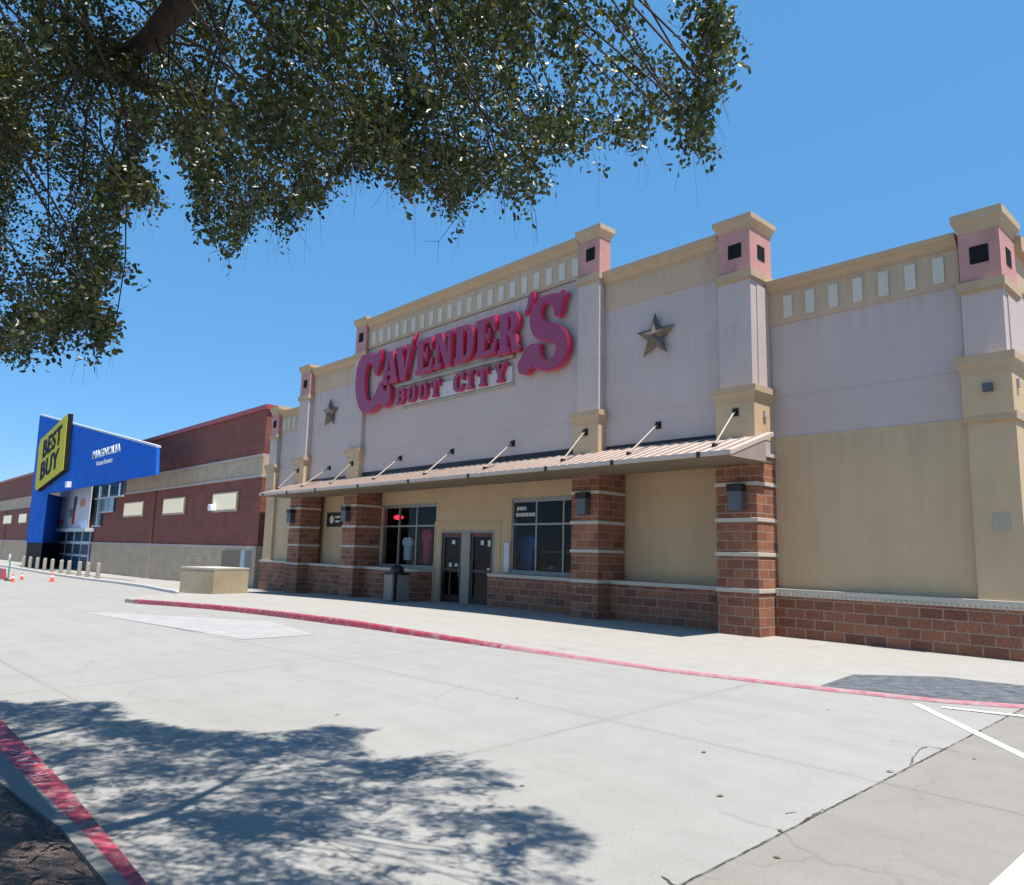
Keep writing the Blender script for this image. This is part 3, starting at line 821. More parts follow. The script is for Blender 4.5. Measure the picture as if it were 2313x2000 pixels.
# raised panel outlines round the doors
t = B_()
for (a, b, z0, z1) in ((-21.0, -20.93, 0.0, 2.55), (-17.62, -17.55, 0.0, 2.55), (-21.0, -17.55, 2.55, 2.62)):
    t.box(a, b, YR - .02, YR + .01, z0, z1, 'beige')
t.build('moulding', store)
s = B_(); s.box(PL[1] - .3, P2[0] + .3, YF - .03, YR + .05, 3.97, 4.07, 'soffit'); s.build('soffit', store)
for (a, b) in ((PL[1], PA[0]), (PB[1], P2[0]), (PA[1], -21.08), (-17.40, PB[0])):
    wains(a - .02, b + .02, 15.15, YR + .02, 0.89)
# interior room
r_ = B_()
r_.box(-25, -13, 19.6, 19.8, -.2, 3.6, 'interior'); r_.box(-25, -13, YR + .22, 19.6, -.22, -.12, 'interior_floor'); r_.box(-25, -13, YR + .22, 19.6, 3.5, 3.6, 'interior')
r_.box(-25.2, -25, YR + .22, 19.8, -.2, 3.6, 'interior'); r_.box(-13, -12.8, YR + .22, 19.8, -.2, 3.6, 'interior')
r_.build('interior', store)

def window(x0, x1, z0, z1, ztr, divs, y):
    f = B_(); e = .055
    f.box(x0, x1, y + .03, y + .12, z0, z0 + e, 'alu'); f.box(x0, x1, y + .03, y + .12, z1 - e, z1, 'alu')
    f.box(x0, x0 + e, y + .032, y + .118, z0 + e, z1 - e, 'alu'); f.box(x1 - e, x1, y + .032, y + .118, z0 + e, z1 - e, 'alu')
    f.box(x0 + e, x1 - e, y + .034, y + .116, ztr - e / 2, ztr + e / 2, 'alu')
    for d in divs:
        f.box(d - e / 2, d + e / 2, y + .031, y + .119, z0 + e, z1 - e, 'alu')
    f.box(x0 - .05, x1 + .05, y - .03, y + .03, z1, z1 + .06, 'alu'); f.box(x0 - .05, x1 + .05, y - .05, y + .03, z0 - .05, z0, 'alu')
    fo = f.build('window', store)
    g_ = B_(); edges = [x0 + e] + list(divs) + [x1 - e]
    for a, b in zip(edges, edges[1:]):
        for (c0, c1) in ((z0 + e, ztr), (ztr, z1 - e)):
            g_.add([(a, y + .075, c0), (b, y + .075, c0), (b, y + .075, c1), (a, y + .075, c1)], [(0, 1, 2, 3)], 'glass')
    g_.build('pane', fo)
window(*WL, 1.04, 3.22, 2.49, (-23.28, -22.16), YR)
window(*WR, 1.04, 3.22, 2.49, (-16.02, -14.90), YR)
# doors
fr = B_()
zd = -0.08
for x in (DR[0], -19.53, -18.93 + .0, DR[1] - .08):
    pass
fr.box(DR[0], DR[0] + .08, YR - .01, YR + .14, zd, 2.32, 'frame_tan'); fr.box(DR[1] - .08, DR[1], YR - .01, YR + .14, zd, 2.32, 'frame_tan')
fr.box(-19.50, -19.06, YR - .012, YR + .13, zd, 2.24, 'frame_tan'); fr.box(DR[0] + .08, DR[1] - .08, YR - .011, YR + .135, 2.24, 2.32, 'frame_tan')
fr.build('door_frame', store)
for k, (a, b) in enumerate(((DR[0] + .08, -19.50), (-19.06, DR[1] - .08))):
    d = B_(); y0, y1 = YR + .03, YR + .09; s_ = .14
    d.box(a, a + s_, y0, y1, zd, 2.24, 'door'); d.box(b - s_, b, y0, y1, zd, 2.24, 'door')
    d.box(a + s_, b - s_, y0, y1, zd, zd + .26, 'door'); d.box(a + s_, b - s_, y0, y1, 2.10, 2.24, 'door_red')
    d.box(a + s_, b - s_, y0 + .005, y1 - .005, 0.95, 1.05, 'door')
    do = d.build('door', store)
    g_ = B_()
    for c0, c1 in ((zd + .26, .95), (1.05, 2.10)):
        g_.add([(a + s_, y0 + .03, c0), (b - s_, y0 + .03, c0), (b - s_, y0 + .03, c1), (a + s_, y0 + .03, c1)], [(0, 1, 2, 3)], 'glass')
    g_.build('glass', do)
    h = B_(); hx = b - .07 if k == 0 else a + .07
    h.tube([(hx, y0 - .01, .78), (hx, y0 - .07, .80), (hx, y0 - .07, 1.18), (hx, y0 - .01, 1.20)], .014, 'alu'); h.build('handle', do)
    for (px, pz, pw_, ph) in (((.55, 1.86, .17, .13), (.42, 1.10, .12, .14), (.72, 1.12, .14, .10)) if k == 0 else ((.50, 1.84, .14, .15), (.82, 1.80, .16, .20), (.80, 1.0, .13, .12))):
        n_ = B_(); n_.box(a + px * (b - a) - pw_ / 2, a + px * (b - a) + pw_ / 2, y0 + .012, y0 + .022, pz, pz + ph, 'paper'); n_.build('sticker', do)

# -- canopy
CX0, CX1 = -29.64, -7.90
ya, za, yb_, zb = 13.20, 3.70, 14.97, 4.36
c = B_()
c.prism_x([(ya, za - .03), (yb_, zb - .09), (yb_, zb), (ya, za + .06)], CX0, CX1, 'canopy')
c.prism_x([(ya - .035, za - .015), (ya, za - .015), (ya, za + .072), (ya - .035, za + .072)], CX0 - .02, CX1 + .02, 'canopy')
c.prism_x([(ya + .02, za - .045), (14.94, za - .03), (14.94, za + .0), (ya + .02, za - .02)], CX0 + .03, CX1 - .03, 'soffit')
c.prism_x([(ya, za - .045), (14.64, za - .03), (14.64, zb - .21), (ya, za + .02)], CX1 - .03, CX1 - .012, 'canopy_rib')
c.prism_x([(ya, za - .045), (14.64, za - .03), (14.64, zb - .21), (ya, za + .02)], CX0 + .012, CX0 + .03, 'canopy_rib')
cano = c.build('canopy', store)
rb = B_(); x = CX0 + .01
while x < CX1 + .01:
    rb.prism_x([(ya - .02, za + .055), (yb_, zb - .01), (yb_, zb + .028), (ya - .02, za + .092)], x - .014, x + .014, 'canopy_rib'); x += 0.2992
tag(rb.build('seams', cano))
for x in (-8.62, -10.92, -13.05, -16.1, -19.0, -21.95, -24.9, -27.15, -29.3):
    yw = YP if any(a <= x <= b for a, b in (P2, PB, PA, PL)) else (YC if PA[1] < x < PB[0] else YF)
    q = B_(); q.tube([(x, yw - .06, 4.83), (x, 13.78, za + .30)], .026, 'rod', 10); rod = q.build('tie_rod', cano)
    q = B_(); q.box(x - .075, x + .075, yw - .025, yw, 4.74, 4.92, 'dark_metal'); q.box(x - .02, x + .02, yw - .12, yw - .025, 4.79, 4.87, 'dark_metal'); q.build('wall_plate', cano)
    q = B_(); q.box(x - .035, x + .035, ya - .06, ya - .03, za - .04, za + .075, 'dark_metal'); q.build('bracket', cano)
    q = B_(); q.box(x - .03, x + .03, 13.72, 13.84, za + .20, za + .33, 'dark_metal'); q.build('rod_foot', cano)

q = B_(); q.box(PA[1] + .02, PB[0] - .02, YC - .03, YC, 4.33, 4.47, 'dark_metal'); q.build('shade_strip', store)  # dark strips stand in for the shaded gap above the canopy's back edge
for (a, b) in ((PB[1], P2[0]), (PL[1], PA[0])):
    q = B_(); q.box(a + .02, b - .02, YF - .02, YF, 4.36, 4.435, 'dark_metal'); q.build('shade_strip', store)
M['paint_patch'] = plain('paint_patch', (0.40, 0.335, 0.255), 0.9, var=0.15, scale=12)
q = B_(); q.box(-3.98, -3.68, 15.335, 15.345, 2.22, 2.56, 'paint_patch'); q.build('paint_patch', store)
# small pier-side plates (photo shows a little block on the lit side of two capitals)
q = B_(); q.box(P2[1] - .02, P2[1] + .03, 15.02, 15.14, 4.72, 4.87, 'trim'); q.build('junction_box', store)
q = B_(); q.box(P3[1] - .02, P3[1] + .03, 15.5, 15.62, 4.80, 4.95, 'trim'); q.build('junction_box', store)
q = B_(); q.box(-3.95, -3.80, 15.16, 15.25, 4.72, 4.87, 'lamp'); q.build('junction_box', store)

# ------------------------------------------------------------------ lettering of the store sign
def smooth(pts, n=4):
    out = []; L = len(pts)
    for i in range(L):
        p0, p1, p2, p3 = (Vector(pts[(i + k) % L]) for k in (-1, 0, 1, 2))
        # keep sharp corners sharp
        for j in range(n):
            t = j / n
            q = 0.5 * ((2 * p1) + (-p0 + p2) * t + (2 * p0 - 5 * p1 + 4 * p2 - p3) * t * t + (-p0 + 3 * p1 - 3 * p2 + p3) * t ** 3)
            out.append((q.x, q.y))
    return out
def outline_mesh(contours, y, depth, mat, grow, name, parent):
    cu = bpy.data.curves.new(name, 'CURVE'); cu.dimensions = '2D'; cu.fill_mode = 'BOTH'; cu.extrude = depth / 2; cu.offset = grow
    for ct in contours:
        sp = cu.splines.new('POLY'); sp.points.add(len(ct) - 1); sp.use_cyclic_u = True
        for p, (x, z) in zip(sp.points, ct): p.co = (x, z, 0, 1)
    to = bpy.data.objects.new(name, cu); col.objects.link(to)
    dg = bpy.context.evaluated_depsgraph_get(); dg.update()
    me = bpy.data.meshes.new_from_object(to.evaluated_get(dg))
    bpy.data.objects.remove(to); bpy.data.curves.remove(cu)
    # the curve lies in local XY: stand it up facing -Y
    off = Vector((0, 0, 0)); p = parent
    while p is not None: off += p.location; p = p.parent
    for v in me.vertices: v.co = Vector((v.co.x, y - v.co.z, v.co.y)) - off
    me.materials.clear(); me.materials.append(M[mat])
    me.update()
    o = bpy.data.objects.new(name, me); col.objects.link(o); o.parent = parent
    return o
G = {
 'E': [[(0,0),(0,.12),(.1,.14),(.1,.86),(0,.88),(0,1),(.95,1),(.97,.64),(.85,.64),(.74,.87),(.48,.87),(.48,.58),(.57,.58),(.62,.70),(.70,.70),(.70,.34),(.62,.34),(.57,.46),(.48,.46),(.48,.13),(.76,.13),(.88,.38),(1,.38),(1,0)]],
 'D': [[(0,0),(0,.12),(.1,.14),(.1,.86),(0,.88),(0,1),(.58,1),(.78,.97),(.93,.86),(1,.68),(1,.32),(.93,.14),(.78,.03),(.58,0)],[(.47,.13),(.58,.15),(.65,.25),(.65,.75),(.58,.85),(.47,.87)]],
 'N': [[(0,0),(0,.12),(.08,.14),(.08,.86),(0,.88),(0,1),(.40,1),(.70,.46),(.70,.87),(.60,.88),(.60,1),(1,1),(1,.88),(.91,.86),(.91,0),(.62,0),(.29,.62),(.29,.13),(.40,.12),(.40,0)]],
 'A': [[(0,0),(0,.12),(.06,.14),(.30,1),(.68,1),(.94,.14),(1,.12),(1,0),(.50,0),(.50,.12),(.58,.14),(.55,.27),(.37,.27),(.33,.14),(.42,.12),(.42,0)],[(.40,.39),(.53,.39),(.465,.70)]],
 'V': [[(0,1),(0,.88),(.07,.86),(.34,0),(.62,0),(.90,.86),(.96,.88),(1,1.06),(1.06,1.24),(.94,1.16),(.86,1),(.60,1),(.60,.88),(.68,.86),(.54,.34),(.42,.86),(.50,.88),(.50,1)]],
 'R': [[(0,0),(0,.12),(.1,.14),(.1,.86),(0,.88),(0,1),(.62,1),(.82,.95),(.92,.82),(.92,.66),(.84,.54),(.70,.48),(.84,.40),(.92,.14),(1,.12),(1,0),(.66,0),(.55,.38),(.47,.42),(.47,.14),(.56,.12),(.56,0)],[(.47,.54),(.55,.57),(.58,.64),(.58,.79),(.54,.86),(.47,.88)]],
 'B': [[(0,0),(0,.14),(.1,.16),(.1,.84),(0,.86),(0,1),(.68,1),(.92,.92),(.96,.72),(.84,.52),(1,.32),(.96,.08),(.72,0)],[(.44,.16),(.58,.18),(.63,.30),(.58,.42),(.44,.44)],[(.44,.58),(.56,.60),(.60,.71),(.56,.82),(.44,.84)]],
 'O': [[(.25,0),(.06,.14),(0,.3),(0,.7),(.06,.86),(.25,1),(.75,1),(.94,.86),(1,.7),(1,.3),(.94,.14),(.75,0)],[(.42,.16),(.58,.16),(.62,.26),(.62,.74),(.58,.84),(.42,.84),(.38,.74),(.38,.26)]],
 'T': [[(.22,0),(.22,.13),(.32,.15),(.32,.84),(.22,.84),(.12,.60),(0,.60),(0,1),(1,1),(1,.60),(.88,.60),(.78,.84),(.68,.84),(.68,.15),(.78,.13),(.78,0)]],
 'I': [[(0,0),(0,.14),(.22,.16),(.22,.84),(0,.86),(0,1),(1,1),(1,.86),(.78,.84),(.78,.16),(1,.14),(1,0)]],
 'C': [[(.28,0),(.07,.12),(0,.3),(0,.7),(.07,.88),(.28,1),(.66,1),(.80,.93),(.88,1),(1,1),(1,.60),(.84,.60),(.72,.82),(.52,.86),(.38,.74),(.38,.26),(.52,.14),(.72,.18),(.86,.40),(1,.36),(.92,.10),(.70,0)]],
 'Y': [[(.24,0),(.24,.13),(.33,.15),(.33,.40),(.08,.84),(0,.86),(0,1),(.50,1),(.50,.87),(.44,.85),(.54,.62),(.64,.85),(.58,.87),(.58,1),(1,1),(1,.86),(.92,.84),(.67,.40),(.67,.15),(.76,.13),(.76,0)]],
}
BIGS = [(-13.937, 8.994), (-13.766, 8.84), (-13.888, 8.662), (-13.985, 8.319), (-14.068, 8.242), (-14.239, 8.312), (-14.287, 8.516), (-14.421, 8.692), (-14.598, 8.766), (-14.728, 8.699), (-14.79, 8.533), (-14.718, 8.321), (-14.56, 8.173), (-14.276, 8.08), (-14.019, 7.962), (-13.785, 7.74), (-13.677, 7.484), (-13.673, 7.25), (-13.77, 7.005), (-13.952, 6.835), (-14.244, 6.743), (-14.609, 6.756), (-14.942, 6.875), (-15.124, 6.97), (-15.231, 6.794), (-15.436, 6.778), (-15.671, 6.881), (-15.727, 7.138), (-15.593, 7.314), (-15.483, 7.475), (-15.258, 7.63), (-14.964, 7.623), (-14.80, 7.564), (-14.78, 7.394), (-14.70, 7.16), (-14.50, 7.04), (-14.30, 7.107), (-14.19, 7.293), (-14.21, 7.44), (-14.38, 7.56), (-14.701, 7.66), (-14.971, 7.79), (-15.17, 8.02), (-15.26, 8.33), (-15.22, 8.63), (-15.06, 8.85), (-14.74, 8.975), (-14.385, 8.98), (-14.083, 8.93)]
BIGC = [(-23.184, 8.95), (-23.214, 8.572), (-23.418, 8.074), (-23.60, 8.132), (-23.75, 8.45), (-23.97, 8.62), (-24.16, 8.50), (-24.24, 8.09), (-24.22, 7.669), (-24.09, 7.24), (-23.864, 7.10), (-23.588, 7.25), (-23.40, 7.50), (-23.29, 7.723), (-23.096, 7.70), (-22.952, 7.50), (-22.80, 7.34), (-22.66, 7.56), (-22.47, 7.40), (-22.46, 6.98), (-22.64, 6.75), (-22.90, 6.76), (-23.10, 6.95), (-23.35, 6.80), (-23.735, 6.68), (-24.25, 6.70), (-24.66, 7.05), (-24.90, 7.60), (-24.95, 8.15), (-24.88, 8.60), (-24.65, 8.90), (-24.246, 9.02), (-23.70, 8.90), (-23.42, 8.90), (-23.29, 9.02)]
APO = [(-15.325, 9.128), (-15.161, 9.251), (-15.072, 9.066), (-15.148, 8.841), (-15.311, 8.676), (-15.506, 8.597), (-15.374, 8.894)]
YS = 14.60
sign = empty('store_sign', (-19.3, YS + .1, 6.6))
tag(sign, 'large crimson western-style sign letters in two rows on the lavender centre wall', 'sign')
def letter(conts, y=YS, dep=.12, g1=.014):
    b = outline_mesh(conts, y + dep / 2 + .012, dep, 'crimson', g1, 'letter', sign)
    outline_mesh(conts, y, .022, 'magenta', -0.028 if g1 == .014 else -0.012, 'letter_face', b)
def place(ch, x0, x1, z0, z1):
    return [[(x0 + u * (x1 - x0), z0 + v * (z1 - z0)) for u, v in ct] for ct in G[ch]]
letter([smooth(BIGC)]); letter([smooth(BIGS)]); letter([smooth(APO, 3)])
for ch, x0, x1, z0, z1 in (('A', -23.12, -22.06, 7.60, 8.80), ('V', -22.28, -21.12, 7.60, 8.84), ('E', -20.98, -19.98, 7.66, 8.86), ('N', -19.92, -18.86, 7.68, 8.88), ('D', -18.80, -17.80, 7.68, 8.88), ('E', -17.72, -16.74, 7.66, 8.88), ('R', -16.66, -15.66, 7.56, 8.84)):
    letter(place(ch, x0, x1, z0, z1))
for ch, x0, x1 in (('B', -22.14, -21.62), ('O', -21.46, -20.94), ('O', -20.78, -20.26), ('T', -20.10, -19.58), ('C', -18.84, -18.30), ('I', -18.14, -17.84), ('T', -17.66, -17.10), ('Y', -16.86, -16.26)):
    letter(place(ch, x0, x1, 6.74, 7.33), YS + .04, .10, .008)
q = B_(); q.box(-22.4, -16.1, 14.74, 14.84, 7.44, 7.54, 'race'); q.box(-21.9, -16.1, 14.78, YC + .01, 6.60, 6.68, 'race'); q.build('raceway', sign)
q = B_(); q.box(-22.0, -16.15, 14.76, YC + .01, 6.70, 7.20, 'race_white'); q.build('backer', sign)

# ------------------------------------------------------------------ stars
def star(cx, cz, rad, y, label):
    b = B_(); pts = []
    for k in range(10):
        a = R(90) + k * math.pi / 5; r = rad if k % 2 == 0 else rad * 0.40
        pts.append((cx + r * math.cos(a), cz + r * math.sin(a)))
    v = [(x, y, z) for x, z in pts] + [(cx, y - .17, cz)] + [(x, y + .03, z) for x, z in pts]
    f = [((k + 1) % 10, k, 10) for k in range(10)] + [(k, (k + 1) % 10, 11 + (k + 1) % 10, 11 + k) for k in range(10)] + [tuple(range(11, 21))]
    b.add(v, f, 'bronze')
    for x in (-.2, .2): b.tube([(cx + x * .6, y + .02, cz), (cx + x * .6, y + .11, cz)], .02, 'bronze', 6)
    o = b.build('wall_star'); tag(o, label, 'star', 'bronze stars on the store front'); return o
star(-10.95, 7.10, .60, 14.84, 'bronze five-pointed star to the right of the big red sign letters')
star(-27.25, 7.10, .60, 14.84, 'bronze five-pointed star to the left of the big red sign letters')

# ------------------------------------------------------------------ column lamps
lamp_specs = [(-8.57, P2, 'square grey wall lamp on the near right brick column'), (-13.02, PB, 'grey wall lamp on the brick column beside the right store window'),
              (-24.98, PA, 'grey wall lamp on the brick column beside the left store window'), (-29.46, PL, 'grey wall lamp on the farthest left brick column of the porch')]
lroot = empty('wall_lamp', (-8.95, YP, 2.93)); lx, lz = -8.95, 2.93
q = B_(); q.box(lx - .14, lx + .14, YP - .03, YP + .0, lz - .30, lz + .30, 'lamp'); q.build('back_plate', lroot)
q = B_(); q.box(lx - .165, lx + .165, YP - .22, YP - .03, lz - .28, lz + .14, 'lamp'); q.build('housing', lroot, .012)
q = B_(); q.box(lx - .18, lx + .18, YP - .24, YP - .03, lz + .14, lz + .29, 'dark_metal'); q.build('hood', lroot, .008)
for k, (x, pp, lab) in enumerate(lamp_specs):
    o = lroot if k == 0 else copy_tree(lroot)
    o.location = (x, YP - .001, 2.93 if k < 2 else 2.90)
    tag(o, lab, 'wall lamp', 'wall lamps on the brick columns')

# square sign on the recessed wall, bin, notice board, window goods
q = B_(); sx, sz = -27.9, 2.80
q.box(sx - .62, sx + .62, YR - .06, YR - .001, sz - .29, sz + .29, 'door')
so_ = empty('wall_sign', (sx, YR, sz)); q.build('panel', so_)
q = B_(); q.prism_y([(sx - .18 + .17 * math.cos(a), sz + .17 * math.sin(a)) for a in [i * math.pi / 8 for i in range(16)]], YR - .075, YR - .061, 'paper')
q.box(sx + .08, sx + .50, YR - .072, YR - .061, sz + .06, sz + .14, 'paper'); q.box(sx + .10, sx + .46, YR - .072, YR - .061, sz - .12, sz - .04, 'paper'); q.build('emblem', so_)
tag(so_, 'dark wall sign with pale round emblem between the two left brick columns', 'sign')

bx, by = -21.22, 14.42; bz = gz(bx)
tb = empty('litter_bin', (bx, by, bz))
q = B_(); q.box(bx - .30, bx + .30, by - .30, by + .30, bz + .02, bz + .88, 'bin'); q.box(bx - .26, bx + .26, by - .26, by + .26, bz, bz + .03, 'plastic_black'); q.build('body', tb, .03)
q = B_(); q.box(bx + .20, bx + .315, by - .315, by - .20, bz + .04, bz + .90, 'plastic_black'); q.build('corner_strip', tb)
q = B_(); q.frustum((bx - .33, bx + .33, by - .33, by + .33), (bx - .30, bx + .30, by - .30, by + .30), bz + .88, bz + .95, 'plastic_black')
q.lathe(bx, by, [(.22, bz + .95), (.24, bz + 1.04), (.20, bz + 1.13), (.10, bz + 1.19), (.02, bz + 1.20)], 'plastic_black'); q.build('lid', tb)
tag(tb, 'square aggregate litter bin with black domed lid under the left store window', 'litter bin')

q = B_(); q.box(-17.36, -17.14, YR - .03, YR - .001, 1.02, 1.92, 'paper')
nb = empty('notice', (-17.25, YR, 1.4)); q.build('sheet', nb)
q = B_(); q.box(-17.40, -17.10, YR - .022, YR - .001, .97, 1.97, 'alu'); q.build('frame', nb)
tag(nb, 'tall narrow white notice on the wall between the right door and window', 'notice')

def garment(name, x, y, z, w_, h, mat, label, cat):
    b = B_(); prof = [(-.5, .82), (-.34, .98), (-.12, 1.0), (0, .95), (.12, 1.0), (.34, .98), (.5, .82), (.42, .62), (.30, .70), (.27, 0), (-.27, 0), (-.30, .70), (-.42, .62)]
    prof = [(x + u * w_, z + v * h) for u, v in prof][::-1]
    b.prism_y(prof, y, y + .12, mat)
    b.tube([(x, y + .06, z - (z + .12)), (x, y + .06, z + .05)], .02, 'dark_metal', 6)
    o = b.build(name); tag(o, label, cat); return o
garment('shirt', -23.50, 16.35, 1.25, .62, .85, 'cloth_blue', 'pale blue shirt on a stand inside the middle pane of the left window', 'shirt')
garment('dress', -22.40, 16.45, 1.15, .62, 1.25, 'cloth_red', 'long red dress on a stand inside the left window beside the doors', 'dress')
garment('shirt', -17.15, 16.5, 1.10, .9, 1.05, 'cloth_deep', 'deep blue shirt on a stand inside the right window', 'shirt')
q = B_(); q.prism_y([(-23.72 + .30 * math.cos(a), 2.84 + .085 * math.sin(a)) for a in [i * math.pi / 10 for i in range(20)]], 16.05, 16.09, 'red_lit'); q.tube([(-23.72, 16.07, 2.9), (-23.72, 16.07, 3.5)], .008, 'dark_metal', 5)
tag(q.build('lit_sign'), 'small glowing red oval sign in the top left pane of the left window', 'lit sign')
sh = empty('display_shelf', (-16.2, 16.8, 0))
for k, z in enumerate((0.0, .55, 1.1, 1.65)):
    q = B_(); q.box(-17.0, -15.2, 16.9, 17.3, z, z + .05, 'shelf'); q.build('shelf', sh)
q = B_(); q.box(-17.05, -17.0, 16.88, 17.32, -.1, 1.9, 'shelf'); q.box(-15.2, -15.15, 16.88, 17.32, -.1, 1.9, 'shelf'); q.build('upright', sh)
q = B_()
for k in range(14):
    x = -16.9 + random.random() * 1.6; z = random.choice((.05, .60, 1.15))
    q.box(x, x + .1, 16.95, 17.2, z, z + .08, random.choice(('interior_floor', 'cloth_red', 'shelf', 'paper'))); q.box(x, x + .1, 17.1, 17.2, z + .08, z + .35, random.choice(('shelf', 'door', 'interior_floor')))
q.build('boots', sh)
tag(sh, 'brown wooden boot shelf standing behind the right store window', 'shelf')
# opening hours on the upper left pane of the right window: rows of small pale letters, too small to read
dc = empty('window_decal', (-16.6, YR, 2.9))
for r0, (xa, xb) in enumerate(((-16.90, -16.50), (-16.95, -16.10))):
    x = xa; q = B_()
    while x < xb:
        wl_ = random.uniform(.05, .10); q.box(x, x + wl_, YR + .060, YR + .068, 2.92 - r0 * .19, 3.03 - r0 * .19, 'paper'); x += wl_ + .03
    q.build('lettering', dc)
tag(dc, 'two rows of small white lettering on the upper left pane of the right window', 'decal')

# ------------------------------------------------------------------ brick electronics store
bb = empty('brick_building', (-60, 15.8, 0))
tag(bb, 'long dark red brick store with red roof edge and blue entrance at the left', 'store')
YB = 15.80
XR, XL = -35.35, -135.0
q = B_(); q.box(XL, XR, YB - .05, YB + .4, -1.4, 1.46, 'brick_tan'); q.build('base_wall', bb)
q = B_(); q.box(XL, XR, YB - .09, YB + .4, 1.46, 1.62, 'trim'); q.build('trim', bb)
q = B_(); q.box(XL, XR, YB, YB + .4, 1.62, 5.02, 'brick'); q.build('wall', bb)
q = B_(); q.box(XL, XR, YB - .07, YB + .4, 5.02, 5.16, 'trim'); q.build('trim', bb)
q = B_(); q.box(XL, XR, YB - .015, YB + .4, 5.16, 6.04, 'brick_tan'); q.build('band', bb)
q = B_(); q.box(XL, XR, YB - .07, YB + .4, 6.04, 6.18, 'trim'); q.build('trim', bb)
q = B_(); q.box(XL, XR, YB, YB + .4, 6.18, 8.42, 'brick'); q.build('wall', bb)
q = B_(); q.box(XL, XR + .12, YB - .12, YB + .4, 8.42, 8.66, 'red_metal'); q.box(XR - .3, XR + .12, YB + .4, 60, 8.42, 8.66, 'red_metal'); q.build('roof_edge', bb)
q = B_(); q.box(XR - .35, XR + .02, YB + .4, 60, -1.4, 8.42, 'brick'); q.build('side_wall', bb)
for x in (-51.3, -67.0 - 20, -103.0):
    q = B_(); q.box(x - .28, x + .28, YB - .07, YB, 1.63, 5.01, 'brick'); q.box(x - .31, x + .31, YB - .10, YB, -1.3, 1.45, 'brick_tan'); q.build('pilaster', bb)
for x0, x1 in ((-41.1, -38.1), (-49.1, -45.7), (-57.3, -53.4), (-94.9, -91.3), (-103.9, -99.5), (-112, -108.5)):
    f = B_(); f.prism_x([(YB, 3.38), (YB, 4.42), (YB - .12, 4.42), (YB - .12, 3.38)], x0 - .12, x1 + .12, 'panel_frame'); fo = f.build('wall_panel', bb)
    f = B_(); f.prism_x([(YB - .10, 4.33), (YB - .145, 4.33), (YB - .145, 3.50), (YB - .10, 3.50)], x0, x1, 'panel_cream'); f.build('panel_face', fo)
q = B_(); q.box(-40.95, -40.55, YB - .45, YB - .02, 3.45, 3.80, 'white_letter'); q.build('floodlight', bb, .03)
q = B_(); q.box(-39.0, -36.6, YB - .25, YB - .05, .55, 1.35, 'soffit'); q.box(-36.4, -35.9, YB - .35, YB - .05, .40, 1.40, 'tag_grey'); q.build('utility_box', bb)
# the blue entrance
q = B_()
q.prism_z([(-77.2, 13.5), (-70.85, 13.5), (-75.6, 15.79), (-77.2, 15.79)], 1.45, 5.46, 'blue')
q.prism_y([(-77.3, 5.46), (-44.05, 5.46), (-44.35, 7.0), (-77.95, 12.85)], 13.5, 13.66, 'blue')
q.box(-75.5, -66.0, 13.67, 15.8, 6.2, 6.3, 'blue')
blue = q.build('entrance_wall', bb)
q = B_(); q.prism_y([(-44.33, 7.0), (-44.33, 7.12), (-78.0, 12.98), (-78.0, 12.85)][::1], 13.46, 13.72, 'tag_light'); q.build('coping', bb)
q = B_(); q.prism_z([(-77.05, 13.56), (-71.05, 13.56), (-75.6, 15.75), (-77.05, 15.75)], -1.0, 1.45, 'black'); q.build('entrance_base', bb)
# glazing with stepped edge
gl = B_()
for (a, b, z0, z1) in ((-75.6, -65.2, 1.62, 2.45), (-65.15, -63.0, 2.85, 6.1), (-63.0, -60.0, 3.9, 6.1), (-60.0, -57.8, 4.95, 6.1), (-75.6, -65.2, -.7, 1.5)):
    gl.box(a, b, YB - .14, YB - .02, z0, z1, 'bbglass')
glo = gl.build('glazing', bb)
fr = B_()
for (a, b, z0, z1) in ((-65.2, -62.9, 2.78, 2.88), (-63.0, -59.9, 3.83, 3.93), (-60.0, -57.7, 4.88, 4.98), (-64.1, -63.98, 2.85, 5.9), (-61.5, -61.4, 3.9, 5.9), (-58.9, -58.8, 4.95, 5.9), (-65.2, -59.9, 4.9, 5.0)):
    fr.box(a, b, YB - .19, YB - .10, z0, z1, 'tag_light')
for x in (-75.6, -73.0, -70.3, -67.8, -65.3):
    fr.box(x - .08, x + .08, YB - .20, YB - .10, -.7, 2.45, 'tag_grey')
fr.box(-75.6, -65.2, YB - .21, YB - .10, 1.42, 1.66, 'tag_light')
fr.build('frame', glo)
q = B_(); q.box(-75.9, -64.6, YB - .75, YB - .05, 2.42, 2.70, 'tag_light'); q.build('ledge', bb)
for k, (a, b) in enumerate(((-74.9, -73.1), (-72.9, -70.4), (-70.2, -67.9), (-67.7, -65.4))):
    q = B_(); q.box(a, b, YB - .17, YB - .145, -.6, 1.40, 'tag_dark' if k != 2 else 'bbglass'); q.box(a + .2, b - .2, YB - .2, YB - .17, .45, .62, 'tag_light'); q.build('door', bb)
ba = B_(); ba.box(-75.5, -71.6, YB - .5, YB - .42, 2.72, 5.95, 'tag_light'); ba.box(-71.4, -65.0, YB - .5, YB - .42, 2.72, 5.95, 'tag_light')
yb2 = YB - .53
